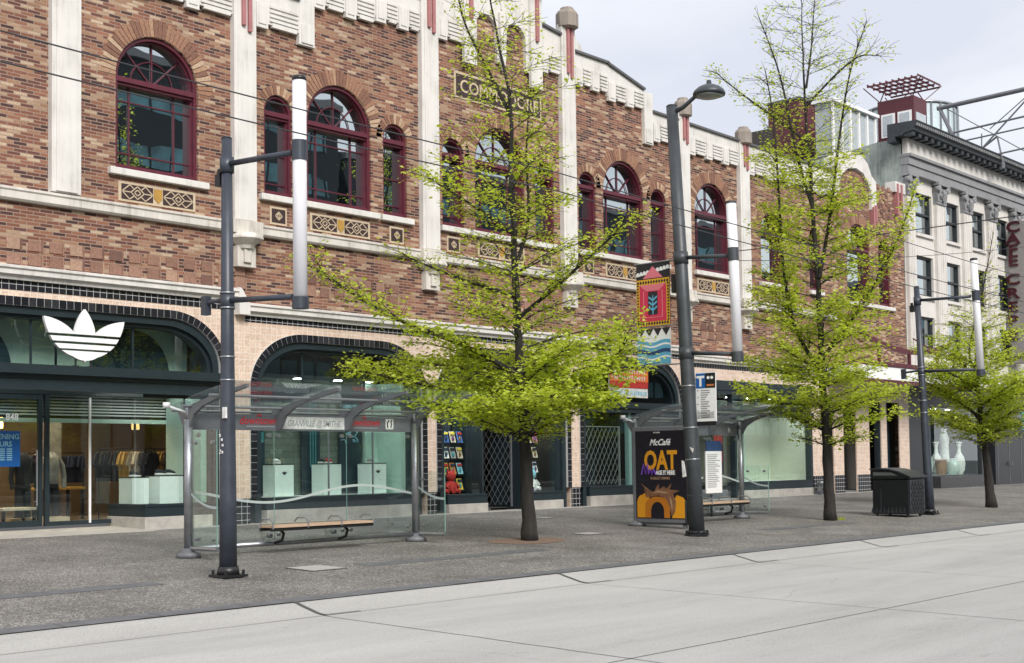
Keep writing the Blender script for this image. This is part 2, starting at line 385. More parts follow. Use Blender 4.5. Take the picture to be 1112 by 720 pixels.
# ------------------------------------------------------------------ ground
KB = .0301
def gz(y): return max(0, KB*(y+11.95))
def pavement_mat():
    m, nt, b = new_mat('exposed_aggregate')
    tc = nd(nt, 'ShaderNodeTexCoord')
    v = nd(nt, 'ShaderNodeTexVoronoi'); v.inputs['Scale'].default_value = 60
    nt.links.new(tc.outputs['Object'], v.inputs['Vector'])
    r = ramp(nt, [(0, (.095, .091, .085)), (.4, (.14, .134, .125)), (.72, (.195, .185, .17)), (.88, (.36, .345, .32)), (1, (.50, .48, .45))])
    sp = nd(nt, 'ShaderNodeSeparateColor'); nt.links.new(v.outputs['Color'], sp.inputs[0]); nt.links.new(sp.outputs[0], r.inputs['Fac'])
    n = nd(nt, 'ShaderNodeTexNoise'); n.inputs['Scale'].default_value = .55; n.inputs['Detail'].default_value = 9; n.inputs['Roughness'].default_value = .7
    nt.links.new(tc.outputs['Object'], n.inputs['Vector'])
    r2 = ramp(nt, [(.3, (.62,)*3), (.5, (.95,)*3), (.72, (1.25,)*3)]); nt.links.new(n.outputs['Fac'], r2.inputs['Fac'])
    mu = nd(nt, 'ShaderNodeMix', data_type='RGBA', blend_type='MULTIPLY'); mu.inputs['Factor'].default_value = 1
    nt.links.new(r.outputs[0], mu.inputs['A']); nt.links.new(r2.outputs[0], mu.inputs['B'])
    # old chewing gum and drip spots trodden into the paving
    vg = nd(nt, 'ShaderNodeTexVoronoi'); vg.inputs['Scale'].default_value = 2.6; nt.links.new(tc.outputs['Object'], vg.inputs['Vector'])
    rg = ramp(nt, [(.045, (.55,)*3), (.075, (1,)*3), (1, (1,)*3)]); nt.links.new(vg.outputs['Distance'], rg.inputs['Fac'])
    mg = nd(nt, 'ShaderNodeMix', data_type='RGBA', blend_type='MULTIPLY'); mg.inputs['Factor'].default_value = 1
    nt.links.new(mu.outputs['Result'], mg.inputs['A']); nt.links.new(rg.outputs[0], mg.inputs['B']); mu = mg
    br = nd(nt, 'ShaderNodeTexBrick'); br.offset = 0; br.inputs['Scale'].default_value = 1; br.inputs['Brick Width'].default_value = 1.25; br.inputs['Row Height'].default_value = 1.25
    br.inputs['Mortar Size'].default_value = .009; br.inputs['Color1'].default_value = (1,1,1,1); br.inputs['Color2'].default_value = (.86,.86,.86,1); br.inputs['Mortar'].default_value = (.55,.55,.55,1)
    nt.links.new(tc.outputs['Object'], br.inputs['Vector'])
    m2 = nd(nt, 'ShaderNodeMix', data_type='RGBA', blend_type='MULTIPLY'); m2.inputs['Factor'].default_value = 1
    nt.links.new(mu.outputs['Result'], m2.inputs['A']); nt.links.new(br.outputs['Color'], m2.inputs['B'])
    nt.links.new(m2.outputs['Result'], b.inputs['Base Color']); b.inputs['Roughness'].default_value = .75; b.inputs['Specular IOR Level'].default_value = .3
    bp = nd(nt, 'ShaderNodeBump'); bp.inputs['Strength'].default_value = .3; bp.inputs['Distance'].default_value = .008
    nt.links.new(v.outputs['Distance'], bp.inputs['Height']); nt.links.new(bp.outputs[0], b.inputs['Normal'])
    return m
def road_mat(name, c, var):
    m, nt, b = new_mat(name)
    tc = nd(nt, 'ShaderNodeTexCoord')
    n = nd(nt, 'ShaderNodeTexNoise'); n.inputs['Scale'].default_value = .5; n.inputs['Detail'].default_value = 10; n.inputs['Roughness'].default_value = .68
    mp = nd(nt, 'ShaderNodeMapping'); mp.inputs['Scale'].default_value = (.35, 1.6, 1)
    nt.links.new(tc.outputs['Object'], mp.inputs['Vector']); nt.links.new(mp.outputs[0], n.inputs['Vector'])
    r = ramp(nt, [(.25, tuple(x*(1-var) for x in c)), (.5, c), (.75, tuple(x*(1+var*.7) for x in c))]); nt.links.new(n.outputs['Fac'], r.inputs['Fac'])
    n2 = nd(nt, 'ShaderNodeTexNoise'); n2.inputs['Scale'].default_value = 60; n2.inputs['Detail'].default_value = 3
    nt.links.new(tc.outputs['Object'], n2.inputs['Vector'])
    r2 = ramp(nt, [(.3, (.80,)*3), (.7, (1.14,)*3)]); nt.links.new(n2.outputs['Fac'], r2.inputs['Fac'])
    mu = nd(nt, 'ShaderNodeMix', data_type='RGBA', blend_type='MULTIPLY'); mu.inputs['Factor'].default_value = 1
    nt.links.new(r.outputs[0], mu.inputs['A']); nt.links.new(r2.outputs[0], mu.inputs['B'])
    # oil spots and tyre-rubbed patches
    n3 = nd(nt, 'ShaderNodeTexNoise'); n3.inputs['Scale'].default_value = 2.4; n3.inputs['Detail'].default_value = 8; n3.inputs['Roughness'].default_value = .75
    nt.links.new(tc.outputs['Object'], n3.inputs['Vector'])
    r3 = ramp(nt, [(.28, (.66, .64, .61)), (.38, (1, 1, 1)), (1, (1, 1, 1))]); nt.links.new(n3.outputs['Fac'], r3.inputs['Fac'])
    m3 = nd(nt, 'ShaderNodeMix', data_type='RGBA', blend_type='MULTIPLY'); m3.inputs['Factor'].default_value = 1
    nt.links.new(mu.outputs['Result'], m3.inputs['A']); nt.links.new(r3.outputs[0], m3.inputs['B'])
    nt.links.new(m3.outputs['Result'], b.inputs['Base Color']); b.inputs['Roughness'].default_value = .82; b.inputs['Specular IOR Level'].default_value = .3
    bp = nd(nt, 'ShaderNodeBump'); bp.inputs['Strength'].default_value = .25; bp.inputs['Distance'].default_value = .006
    nt.links.new(n2.outputs['Fac'], bp.inputs['Height']); nt.links.new(bp.outputs[0], b.inputs['Normal'])
    return m
M['pave'] = pavement_mat(); M['road'] = road_mat('road_concrete', (.395, .388, .372), .22); M['gutter'] = road_mat('gutter_concrete', (.375, .368, .352), .18)
M['granite'] = plain('granite_strip', (.115, .118, .125), .7, var=.25, scale=4)
M['joint'] = flat('joint_and_kerb_shade', (.075, .073, .07), .7)  # road joints, and the shade line drawn along the kerb top
M['cover'] = plain('light_cover', (.36, .35, .33), .7, var=.15)
M['earthmat'] = plain('far_ground', (.09, .09, .085), .9)
X0, X1 = -60, 140
struct(MB().poly([(-900,-900,-.9),(900,-900,-.9),(900,900,-.9),(-900,900,-.9)]).build('ground', 'earthmat'))
struct(MB().poly([(X0,-11.62,gz(-11.62)),(X1,-11.62,gz(-11.62)),(X1,0.4,gz(.4)),(X0,.4,gz(.4))]).build('sidewalk', 'pave'))
kb = MB()
x = X0
while x < X1:
    kb.poly([(x+.006,-11.95,.002),(x+1.194,-11.95,.002),(x+1.194,-11.61,gz(-11.61)+.004),(x+.006,-11.61,gz(-11.61)+.004)]); x += 1.2
struct(kb.build('granite_kerb_strip', 'granite'))
kf = MB()
kp = [(-11.98,-.004),(-12.04,-.012),(-12.12,-.035),(-12.42,-.105),(-12.50,-.116),(-12.58,-.118)]
for a, b in zip(kp, kp[1:]): kf.poly([(X0,a[0],a[1]),(X1,a[0],a[1]),(X1,b[0],b[1]),(X0,b[0],b[1])])
kf.poly([(X0,-11.60,-.06),(X1,-11.60,-.06),(X1,-11.98,-.06),(X0,-11.98,-.06)])
struct(kf.build('kerb', 'gutter'))
struct(MB().poly([(X0,-38,-.12),(X1,-38,-.12),(X1,-12.57,-.12),(X0,-12.57,-.12)]).build('road', 'road'))
struct(MB().box(X0,X1,-45,-38,-.3,.02).build('far_sidewalk', 'pave'))
def ribbon(mb, pts, wdt, up=.004):
    P = [Vector(p) for p in pts]
    for a, b in zip(P, P[1:]):
        d = (b-a); d.z = 0; n_ = Vector((-d.y, d.x, 0)).normalized()*wdt/2; z = Vector((0,0,up))
        mb.poly([a-n_+z, b-n_+z, b+n_+z, a+n_+z])
jm = MB()
rj = random.Random(3)
def wob(x0, y0, x1, y1, z, n=14, amp=.012): return [(x0+(x1-x0)*k/n+rj.uniform(-amp,amp), y0+(y1-y0)*k/n+rj.uniform(-amp,amp), z) for k in range(n+1)]
ribbon(jm, wob(X0,-12.60,X1,-12.60,-.12,160,.01), .012)
ribbon(jm, wob(X0,-17.62,X1,-17.62,-.12,160,.01), .014)
ribbon(jm, wob(X0,-22.7,X1,-22.7,-.12,160,.01), .014)
for k, jx in enumerate([5.2,10.25,15.3,20.15,24.95,29.7,34.6,39.5,44.4,49.3]):
    w_ = .045 if k < 3 else .034
    pts = [(jx,a[0]-.002,a[1]+.004) for a in kp]; ribbon(jm, pts, w_*1.3)
    ribbon(jm, [(jx+.01,-11.965,.006),(jx,-12.02,-.004)], w_*1.6)
    ribbon(jm, [(jx-2.2,-11.965,.003),(jx-.25,-11.967,.004),(jx+.01,-11.975,.004)], .034)  # dark ribbon painted for the shade between granite strip and kerb
    ribbon(jm, [(jx-.02,-12.56,-.112),(jx+.55,-12.585,-.115)], .03)
    ribbon(jm, wob(jx-.05,-12.6,jx-.55,-17.62,-.12), .011+.004*(k < 2)); ribbon(jm, wob(jx-.55,-17.62,jx-1.1,-22.7,-.12), .014)
ribbon(jm, wob(X0,-11.966,X1,-11.966,.001,200,.004), .014)  # thin painted shade line along the granite edge
for pts in ([(9.9,-14.2),(10.6,-14.6),(11.0,-14.5),(11.9,-15.0),(12.6,-14.9)], [(15.2,-16.0),(16.2,-15.6),(16.9,-15.7),(18.3,-15.1)], [(8.9,-15.8),(9.2,-16.4),(9.1,-17.0),(9.4,-17.6)], [(21.0,-13.4),(22.1,-13.7),(23.4,-13.5),(24.6,-13.9)]):
    q = []
    for a, b in zip(pts, pts[1:]): q += [(a[0]+(b[0]-a[0])*k/6+rj.uniform(-.03,.03), a[1]+(b[1]-a[1])*k/6+rj.uniform(-.03,.03), -.12) for k in range(6)]
    ribbon(jm, q, .003, .005)
struct(jm.build('road_joints_and_kerb_shade', 'joint'))
gs_ = MB()
def strip(mb, x0, x1, y0, y1, up=.004): mb.poly([(x0,y0,gz(y0)+up),(x1,y0,gz(y0)+up),(x1,y1,gz(y1)+up),(x0,y1,gz(y1)+up)])
xx = 13.9
for a, b in ((13.9, 18.4), (26.0, 30.2), (-2, 10.2)):
    x = a
    while x < b: strip(gs_, x, min(x+.895, b), -9.25, -8.85); x += .9
struct(gs_.build('granite_paving_band', 'granite'))
bp_ = MB(); strip(bp_, -20, 15.6, -.62, 1.35, .006); strip(bp_, 15.6, 52.6, -.40, .1, .006)
struct(bp_.build('entrance_paving', 'concrete'))
pt = MB()
for cx in (19.75, 30.6, 40.6):
    pts = [(cx-.15+.95*cos(t)*(1+.06*sin(5*t)), -7.55+.62*sin(t)*(1+.05*cos(3*t))) for t in [2*pi*k/36 for k in range(36)]]
    if cx < 25: pt.poly([(a, b, gz(b)+.006) for a, b in pts])
M['pit'] = plain('gravel_pit', (.20, .135, .10), .95, var=.45, scale=45, bump=.8)
struct(pt.build('tree_pit_gravel', 'pit'))
def cover(x0, x1, y0, y1, lab):
    t = thing('utility_cover', lab, 'utility cover', ((x0+x1)/2, (y0+y1)/2, gz((y0+y1)/2)))
    m = MB(); strip(m, x0, x1, y0, y1, .012); m.build('lid', 'cover', t)
    f = MB()
    for a, b, c, d in ((x0-.03,x1+.03,y0-.03,y0),(x0-.03,x1+.03,y1,y1+.03),(x0-.03,x0,y0,y1),(x1,x1+.03,y0,y1)): strip(f, a, b, c, d, .009)
    f.build('rim', 'granite', t)
cover(12.75, 13.4, -9.25, -8.6, 'pale rectangular utility cover in the dark paving right of the nearest light pole')
cover(21.75, 22.35, -7.35, -6.9, 'pale square utility cover in the paving right of the largest tree trunk')
cover(25.2, 25.6, -3.1, -2.8, 'small pale utility cover near the gated shop right of the largest tree')
mh = MB(); mh.tube([(31.5,-13.6,-.117),(31.5,-13.6,-.108)], .34, 24)
settle(tag(mh.build('manhole_cover', 'joint'), 'dark round manhole cover in the pale road at the far right', 'manhole cover'))
CP = Vector((0, -25, 1.7))
def at(px, py, Y):
    """point of the plane y = Y seen at that place of the photograph (1112 x 720)"""
    d = fw+rr*((px-556)/1420)-uu*((py-441.477)/1420); t = (Y+25)/d.y
    return CP+d*t
def atX(px, py, X):
    d = fw+rr*((px-556)/1420)-uu*((py-441.477)/1420); t = X/d.x
    return CP+d*t
# ------------------------------------------------------------------ brick building
BB = thing('brick_building', 'long two storey brick building with arched oxblood windows, white pilasters and shops at street level', 'building', (30, 0, .3))
XL, XR = 5.0, 52.55
WIN = []            # (xc, w, zb, zs)
ZB, ZS = 8.14, 10.16
for xc in (15.95, 21.17, 27.1, 32.84, 37.84): WIN.append((xc, 2.08, ZB, ZS if xc != 37.84 else 10.2))
for xc in (19.26, 23.05, 25.19, 29.02, 31.02, 34.70): WIN.append((xc, .84, ZB, ZS))
WIN += [(41.75, 1.5, ZB, 10.0), (44.9, .84, ZB, ZS), (48.42, 1.95, 8.0, 10.2), (50.66, 1.0, 8.0, 10.3)]
WIN += [(10.75, 2.08, ZB, ZS), (8.4, .84, ZB, ZS)]
def opening(t): return (t[2], round_head(t[0], t[1], t[3]))
# wall in vertical fields with the heights the parapet hides
fields = [(XL, 13.69, 12.6), (13.69, 20.05, 12.6), (20.05, 34.1, 13.6), (34.1, 46.5, 12.6), (46.5, 50.0, 13.3), (50.0, XR, 13.0)]
wl = MB()
for a, b, zt in fields:
    wall_strips(wl, a, b, 5.2, zt, [opening(t) for t in WIN if a < t[0] < b], 0, .34)
wl.poly([(XR,0,.3),(XR,24,.3),(XR,24,13),(XR,0,13)]); wl.poly([(XL,0,.3),(XL,24,.3),(XL,24,13),(XL,0,13)]); wl.poly([(XL,24,.3),(XR,24,.3),(XR,24,13),(XL,24,13)])
wl.build('wall', 'brick', BB)
rf = MB(); rf.box(XL+.02, XR-.02, .36, 23.9, 11.7, 11.8); rf.box(XL+.02, XR-.02, .6, 23.9, 5.3, 5.4); rf.box(XL+.02, XR-.02, 3.6, 3.7, 5.42, 11.68)
rf.build('roof', 'coping', BB)
def window(xc, w, zb, zs):
    r = w/2; big = w > 1.2; fr = MB(); H = lambda k: round_head(xc, w-2*k, zs, 24)
    fw_ = .075 if big else .065
    prof = lambda k: [(xc-r+k, zb)]+round_head(xc, w-2*k, zs, 24)+[(xc+r-k, zb)]
    ring(fr, prof(.004), prof(fw_), .05, .33)
    ring(fr, prof(fw_-.01), prof(fw_+.034), .13, .33)
    ri = r-fw_-.02
    fr.box(xc-r+.01, xc+r-.01, .06, .32, zb+.002, zb+.12)                # bottom rail
    fr.box(xc-r+.02, xc+r-.02, .04, .31, zs-.09, zs+.02)                # transom
    fr.box(xc-r+.02, xc+r-.02, .09, .31, zs-.15, zs-.09)
    y0, y1 = .235, .27
    th = .026
    if big:
        h = zs-.15-zb-.12
        for q in (-.60, .60): fr.box(xc+q*ri-th/2, xc+q*ri+th/2, y0, y1, zb+.1, zs-.12)
        for q in (.165, .82): fr.box(xc-ri, xc+ri, y0+.004, y1, zb+.12+h*q-th/2, zb+.12+h*q+th/2)
        fr.tube([(a, .25, b) for a, b in arc(xc, zs+.01, ri*.56, 0, pi, 18)], .014, 6)
        for t in (45, 90, 135): fr.beam((xc, .25, zs), (xc+ri*1.01*cos(radians(t)), .25, zs+ri*1.01*sin(radians(t))), .026, .03, up=Vector((0,1,0)))
    else:
        h = zs-.15-zb-.12
        for q in (.12, .52): fr.box(xc-ri, xc+ri, y0, y1, zb+.12+h*q-th/2, zb+.12+h*q+th/2)
    wd = fr.build('window', 'red', BB)
    pn = MB(); pf = prof(fw_)
    rnd = random.Random(int(xc*10)); tx, tz = rnd.uniform(-.012, .012), rnd.uniform(-.010, .010)
    pn.poly([(a, .275+tx*(a-xc)+tz*(b-zs)*.5, b) for a, b in pf[::-1]])
    pn.build('pane', 'pane', wd)
    ab = MB()                                                            # brick-on-end arch
    n = max(9, int(pi*(r+.17)/.105)); d = .36 if big else .24
    for k in range(n):
        a0 = pi*k/n+.008/(r+.1); a1 = pi*(k+1)/n-.008/(r+.1)
        P = lambda a, q: (xc+q*cos(a), zs+q*sin(a))
        ro = r+d+((k % 2)*.05 if big else 0)
        ab.prism([P(a0, r+.012), P(a1, r+.012), P(a1, ro), P(a0, ro)], -.016, .02)
    ab.build('brick_arch', 'arch_brick', wd)
    return wd
for t in WIN: window(*t)
# sills
sm = MB()
def sill(a, b, z=ZB):
    m = MB(); m.box(a, b, -.13, .06, z-.15, z-.004); m.build('sill', 'white', BB, .01)
for a, b in ((9.5,12.05),(14.72,17.22),(18.68,22.42),(22.5,23.62),(24.66,25.74),(25.86,28.36),(28.5,29.55),(30.5,34.12),(34.22,35.22),(36.7,39.0),(40.85,42.65),(44.4,45.4)): sill(a, b)
sill(46.6, 51.4, 8.0)
# belt course
for a, b in ((XL, 17.88), (18.52, 23.9), (24.54, 29.72), (30.36, 35.72), (36.38, 39.45), (40.12, 46.3)):
    m = MB(); m.prism([(-.10,7.10),(-.14,7.14),(-.14,7.28),(-.17,7.31),(-.17,7.36),(.02,7.40),(.02,7.10)], a, b, 'x'); m.build('belt_course', 'belt', BB)
# pilasters
def pilaster(xc, w, zt, bracket=True, zb=7.39, cap=0, strip_=0):
    m = MB(); m.box(xc-w/2, xc+w/2, -.16, .05, zb, zt)
    m.box(xc-w/2+.09, xc+w/2-.09, -.19, -.15, zb+.02, zt-.03)
    p = m.build('pilaster', 'white', BB, .008)
    if bracket:
        b = MB()
        b.box(xc-w/2-.1, xc+w/2+.1, -.26, .05, 7.08, 7.39)
        b.lathe((xc, -.1), [(.40, 7.08), (.44, 7.0), (.44, 6.96), (.36, 6.9), (.24, 6.82), (.21, 6.74)], 8)
        b.box(xc-w/2+.06, xc+w/2-.06, -.18, .04, 6.32, 6.80); b.box(xc-.10, xc+.10, -.24, -.18, 6.42, 6.80)
        b.build('bracket', 'belt', p)
    if cap:
        c = MB(); cw = .30 if cap > 1 else .27; z = zt-.06
        c.lathe((xc, -.12), [(cw*.8, z-.04), (cw*1.15, z), (cw*1.15, z+.40), (cw*.95, z+.50), (cw*.72, z+.53), (cw*.66, z+.60), (cw*.1, z+.61)], 8)
        c.build('capstone', 'stone', p)
    if strip_:
        for dx in (-.085, .085):
            s = MB(); s.box(xc+dx-.05, xc+dx+.05, -.26, -.18, zt-strip_+(0 if dx > 0 else .12), zt-.02); s.build('terracotta_strip', 'pinkstrip', p, .01)
    return p
pilaster(13.69, .66, 12.4, False)
pilaster(8.0, .62, 12.4, False)
for xc, zt, cp, stp in ((18.2, 13.35, 1, 1.5), (24.22, 14.85, 2, 1.6), (30.03, 14.85, 2, 1.6), (36.05, 13.3, 1, 1.0), (39.78, 13.0, 1, 1.0)): pilaster(xc, .63, zt, True, cap=cp, strip_=stp)
# ornamental panels under the windows
def deco(xc, w, zc=7.66, h=.43, shield=False, n=1):
    fr = MB(); fr.box(xc-w/2, xc+w/2, -.022, .02, zc-h/2, zc+h/2)
    p = fr.build('ornament_panel', 'cream', BB)
    cells = [xc] if n == 1 else [xc-w*.265, xc+w*.265]
    cw = (w-.10) if n == 1 else w*.40
    for c in cells:
        g = MB(); ln = MB()
        g.box(c-cw/2, c+cw/2, -.03, -.02, zc-h/2+.05, zc+h/2-.05)
        hh = h/2-.05; hw = cw/2
        def line(a, b): ln.beam((c+a[0]*hw, -.034, zc+a[1]*hh), (c+b[0]*hw, -.034, zc+b[1]*hh), .022, .012, up=Vector((0,1,0)))
        q = [(-.42,0),(0,.85),(.42,0),(0,-.85)] if n == 2 else [(-.5,0),(0,.6),(.5,0),(0,-.6)]
        for a, b in zip(q, q[1:]+q[:1]): line(a, b)
        q2 = [(-.2,0),(0,.4),(.2,0),(0,-.4)]
        for a, b in zip(q2, q2[1:]+q2[:1]): line(a, b)
        if n == 2:
            for sx in (-1, 1):
                line((sx*.42, 0), (sx*.98, 0)); line((sx*.5, .95), (sx*.98, 0)); line((sx*.5, -.95), (sx*.98, 0)); line((sx*.25, .5), (sx*.5, .95)); line((sx*.25, -.5), (sx*.5, -.95))
        g.build('dark_ground', 'dkpanel', p); ln.build('raised_line', 'cream', p)
    if n == 2:
        s = MB(); s.prism([(xc-.10,zc+.15),(xc+.10,zc+.15),(xc+.10,zc-.05),(xc,zc-.16),(xc-.10,zc-.05)], -.04, -.02); s.build('shield', 'shield', p)
for xc in (10.75, 15.94, 21.17, 27.1, 32.84, 37.84, 41.75): deco(xc, 1.94, n=2)
for xc in (19.24, 23.07, 25.17, 29.04, 31.02, 34.7): deco(xc, .50)
# square brick panels in the frieze
def squares(x0, n, z0=5.80):
    m = MB(); r = random.Random(int(x0*7))
    for k in range(n):
        for j in range(2):
            x = x0+k*.46; z = z0+j*.30
            a, b, c, d = x+.05, x+.33, z+.03, z+.25
            m.box(a, b, -.018, .01, c, d)
            m.box(b+.012, b+.05, -.012, .01, c-.03, d+.01)
    m.build('square_brick_panel', 'sq_brick', BB)
squares(9.2, 20); squares(20.0, 7); squares(25.7, 7); squares(31.8, 6); squares(37.0, 4)
# parapet
PA = []
def para(x0, x1, t0, t1, low, y0=-.10, y1=.36):
    m = MB(); m.prism([(x0, low), (x1, low), (x1, t1), (x0, t0)], y0, y1); return m
def para_run(x0, x1, t0, t1, low, per=1.36, phase=0., name=True):
    m = para(x0, x1, t0, t1, low)
    n = max(1, round((x1-x0)/per)); p = (x1-x0)/n
    for k in range(n):
        a = x0+k*p
        m.box(a+.02, a+.36, -.135, -.02, low-.14, low+.46)              # plain hanging block
        m.box(a+.08, a+.30, -.155, -.12, low-.05, low+.40)
        m.box(a+.50, a+p-.06, -.118, -.02, low-.055, low+.05)
        for j in range(4): m.box(a+.42, a+p-.03, -.135, -.09, low+.07+j*.11, low+.135+j*.11)
    o = m.build('parapet', 'white', BB)
    c = MB(); d = Vector((x1-x0, 0, t1-t0)); c.beam((x0-.02,.13,t0+.03), (x1+.02,.13,t1+.03), .62, .07); c.build('coping', 'coping', o)
    return o
para_run(XL, 13.36, 13.0, 13.0, 12.15); para_run(14.02, 17.88, 13.03, 13.03, 12.2); para_run(18.52, 19.82, 13.03, 13.03, 12.22, 1.3)
def step_block(x0, x1, low, top):
    m = MB(); m.box(x0, x1, -.12, .35, low, top); m.box(x0+.06, x1-.06, -.15, -.1, low+.05, low+.5); m.build('parapet', 'white', BB)
step_block(19.82, 20.3, 11.95, 13.64)
para_run(20.26, 22.3, 13.7, 14.12, 13.12, 1.02); para_run(22.3, 23.9, 14.12, 14.14, 13.27, .8)
para_run(24.54, 25.55, 14.5, 14.6, 13.35, 1.0); para_run(28.75, 29.71, 14.62, 14.5, 13.35, .98)
para_run(30.36, 32.0, 14.14, 14.14, 13.28, .8); para_run(32.0, 33.88, 14.12, 13.68, 13.12, .94)
step_block(33.88, 34.34, 11.95, 13.64)
para_run(34.34, 35.73, 13.04, 13.03, 12.25, 1.39); para_run(36.37, 39.46, 13.02, 12.99, 12.16, 1.02); para_run(40.1, 46.4, 12.97, 12.97, 12.05, 1.26)
# curled shoulder beside the tall pilasters
for xc, s in ((30.36, 1), (23.9, -1)):
    m = MB(); m.prism([(xc,14.1),(xc,14.75),(xc+s*.12,14.7),(xc+s*.2,14.5),(xc+s*.36,14.42),(xc+s*.46,14.25),(xc+s*.6,14.2),(xc+s*.62,14.1)], -.08, .3); m.build('scroll', 'white', BB)
# centre piece: twin niches with a pendant between two flat buttresses
m = MB(); m.prism([(25.55,14.62),(25.55,16.2),(26.2,16.6),(28.0,16.6),(28.75,16.2),(28.75,14.62)], -.1, .36)
wall_strips(m, 25.55, 28.75, 13.05, 14.62, [(13.04, [(26.02,13.9)]+arc(26.5,13.9,.44,pi,0,14)[0:]+[(26.94,13.9)]), (13.04, arc(27.72,13.9,.44,pi,0,14))], -.1, .2)
m.prism([(26.96,14.5),(27.26,14.5),(27.20,13.2),(27.11,12.85),(27.02,13.2)], -.2, -.1)
m.box(25.50, 26.0, -.2, -.1, 12.75, 15.6); m.box(28.28, 28.78, -.2, -.1, 12.6, 15.6)
m.build('centre_gable', 'white', BB)
m = MB(); m.box(25.55, 28.75, .02, .3, 13.0, 14.62); m.build('niche_brick', 'brick', BB)
for dx in (25.75, 28.53):
    m = MB(); m.box(dx-.06, dx+.06, -.27, -.2, 14.0, 15.6); m.build('terracotta_strip', 'pinkstrip', BB)
    m = MB(); m.lathe((dx, -.1), [(.30,15.45),(.42,15.5),(.42,15.9),(.3,16.05),(.1,16.2)], 8); m.build('capstone', 'stone', BB)
# name plaque
m = MB(); m.box(25.26, 28.9, -.02, .02, 11.76, 12.50); pl = m.build('name_plaque', 'cream', BB)
m = MB(); m.box(25.33, 28.83, -.032, -.02, 11.83, 12.43); m.build('plaque_ground', 'dkpanel', pl)
text('COMMODORE', .50, (25.46, -.036, 11.95), (1,0,0), (0,0,1), 'cream', 'plaque_lettering', pl, .008, .006)
# far gable, diaper panel, drops
m = MB()
G = [(46.4,12.05),(46.75,12.05),(46.75,12.6),(47.0,13.0),(47.5,13.3),(48.2,13.42),(48.8,13.3),(49.2,12.95),(49.45,12.6),(49.45,11.9),(49.9,11.9),(49.9,13.1),(49.5,13.3),(49.2,13.75),(48.7,14.0),(47.6,14.05),(46.4,13.6)]
m.prism(G, -.12, .34); m.build('far_gable', 'white', BB)
for dx, z0, z1 in ((46.62, 11.2, 12.2), (49.55, 10.9, 12.0), (49.75, 11.4, 12.1), (51.75, 12.0, 13.3), (52.1, 12.4, 13.3)):
    m = MB(); m.box(dx-.07, dx+.07, -.2, .02, z0, z1); m.build('terracotta_strip', 'pinkstrip', BB)
m = MB(); m.box(51.55, 52.5, -.16, .3, 12.95, 13.4); m.build('parapet', 'white', BB)
dm = MB()
for k in range(5):
    for j in range(9):
        if (k+j) % 2 == 0: dm.box(50.15+k*.24, 50.37+k*.24, -.03, .01, 11.3+j*.2, 11.48+j*.2)
dm.build('diaper_panel', 'sq_brick', BB)
# ------------- street level
def cornice(a, b, z):
    m = MB(); m.prism([(.02,z-.22),(-.10,z-.22),(-.12,z-.14),(-.2,z-.12),(-.2,z-.03),(-.24,z),(-.24,z+.04),(.02,z+.10)], a, b, 'x'); m.build('cornice', 'white', BB)
cornice(XL, 17.95, 5.72); m = MB(); m.prism([(17.95,5.2),(18.25,5.2),(18.25,5.46),(18.02,5.80),(17.95,5.82)], -.24, .02); m.build('cornice', 'white', BB)
cornice(18.25, 36.2, 5.42); cornice(36.2, 52.5, 5.20)
m = MB(); m.poly([(XL,-.03,5.30),(17.95,-.03,5.30),(17.95,-.03,5.52),(XL,-.03,5.52)]); m.poly([(18.25,-.03,5.06),(36.2,-.03,5.06),(36.2,-.03,5.22),(18.25,-.03,5.22)]); m.poly([(36.2,-.03,4.84),(44.3,-.03,4.84),(44.3,-.03,5.0),(36.2,-.03,5.0)])
m.build('black_tile_course', 'black_tile', BB)
ARCH = [(10.1, 17.72, 3.9, 5.17, 1.5), (18.37, 24.07, 3.55, 4.86, 1.6), (24.41, 30.01, 3.55, 4.90, 1.6), (30.43, 35.86, 3.55, 4.98, 1.5)]
ops = [(.25, dedupe(basket(*a))) for a in ARCH]
tw = MB()
wall_strips(tw, XL, 18.02, .2, 5.32, [ops[0]], -.02, .2); wall_strips(tw, 18.02, 36.2, .2, 5.22, ops[1:], -.02, .2)
sq = lambda a, b, z: [(a, z), (b, z)]
ENT = [(.25, sq(36.35, 44.35, 4.45)), (.25, sq(45.2, 46.0, 4.0)), (.25, sq(46.8, 47.85, 4.0)), (.25, sq(48.95, 50.0, 4.0)), (.25, sq(50.5, 51.65, 4.0))]
wall_strips(tw, 36.2, XR, .2, 5.1, ENT, -.02, .05)
tw.build('tile_facing', 'pink_tile', BB)
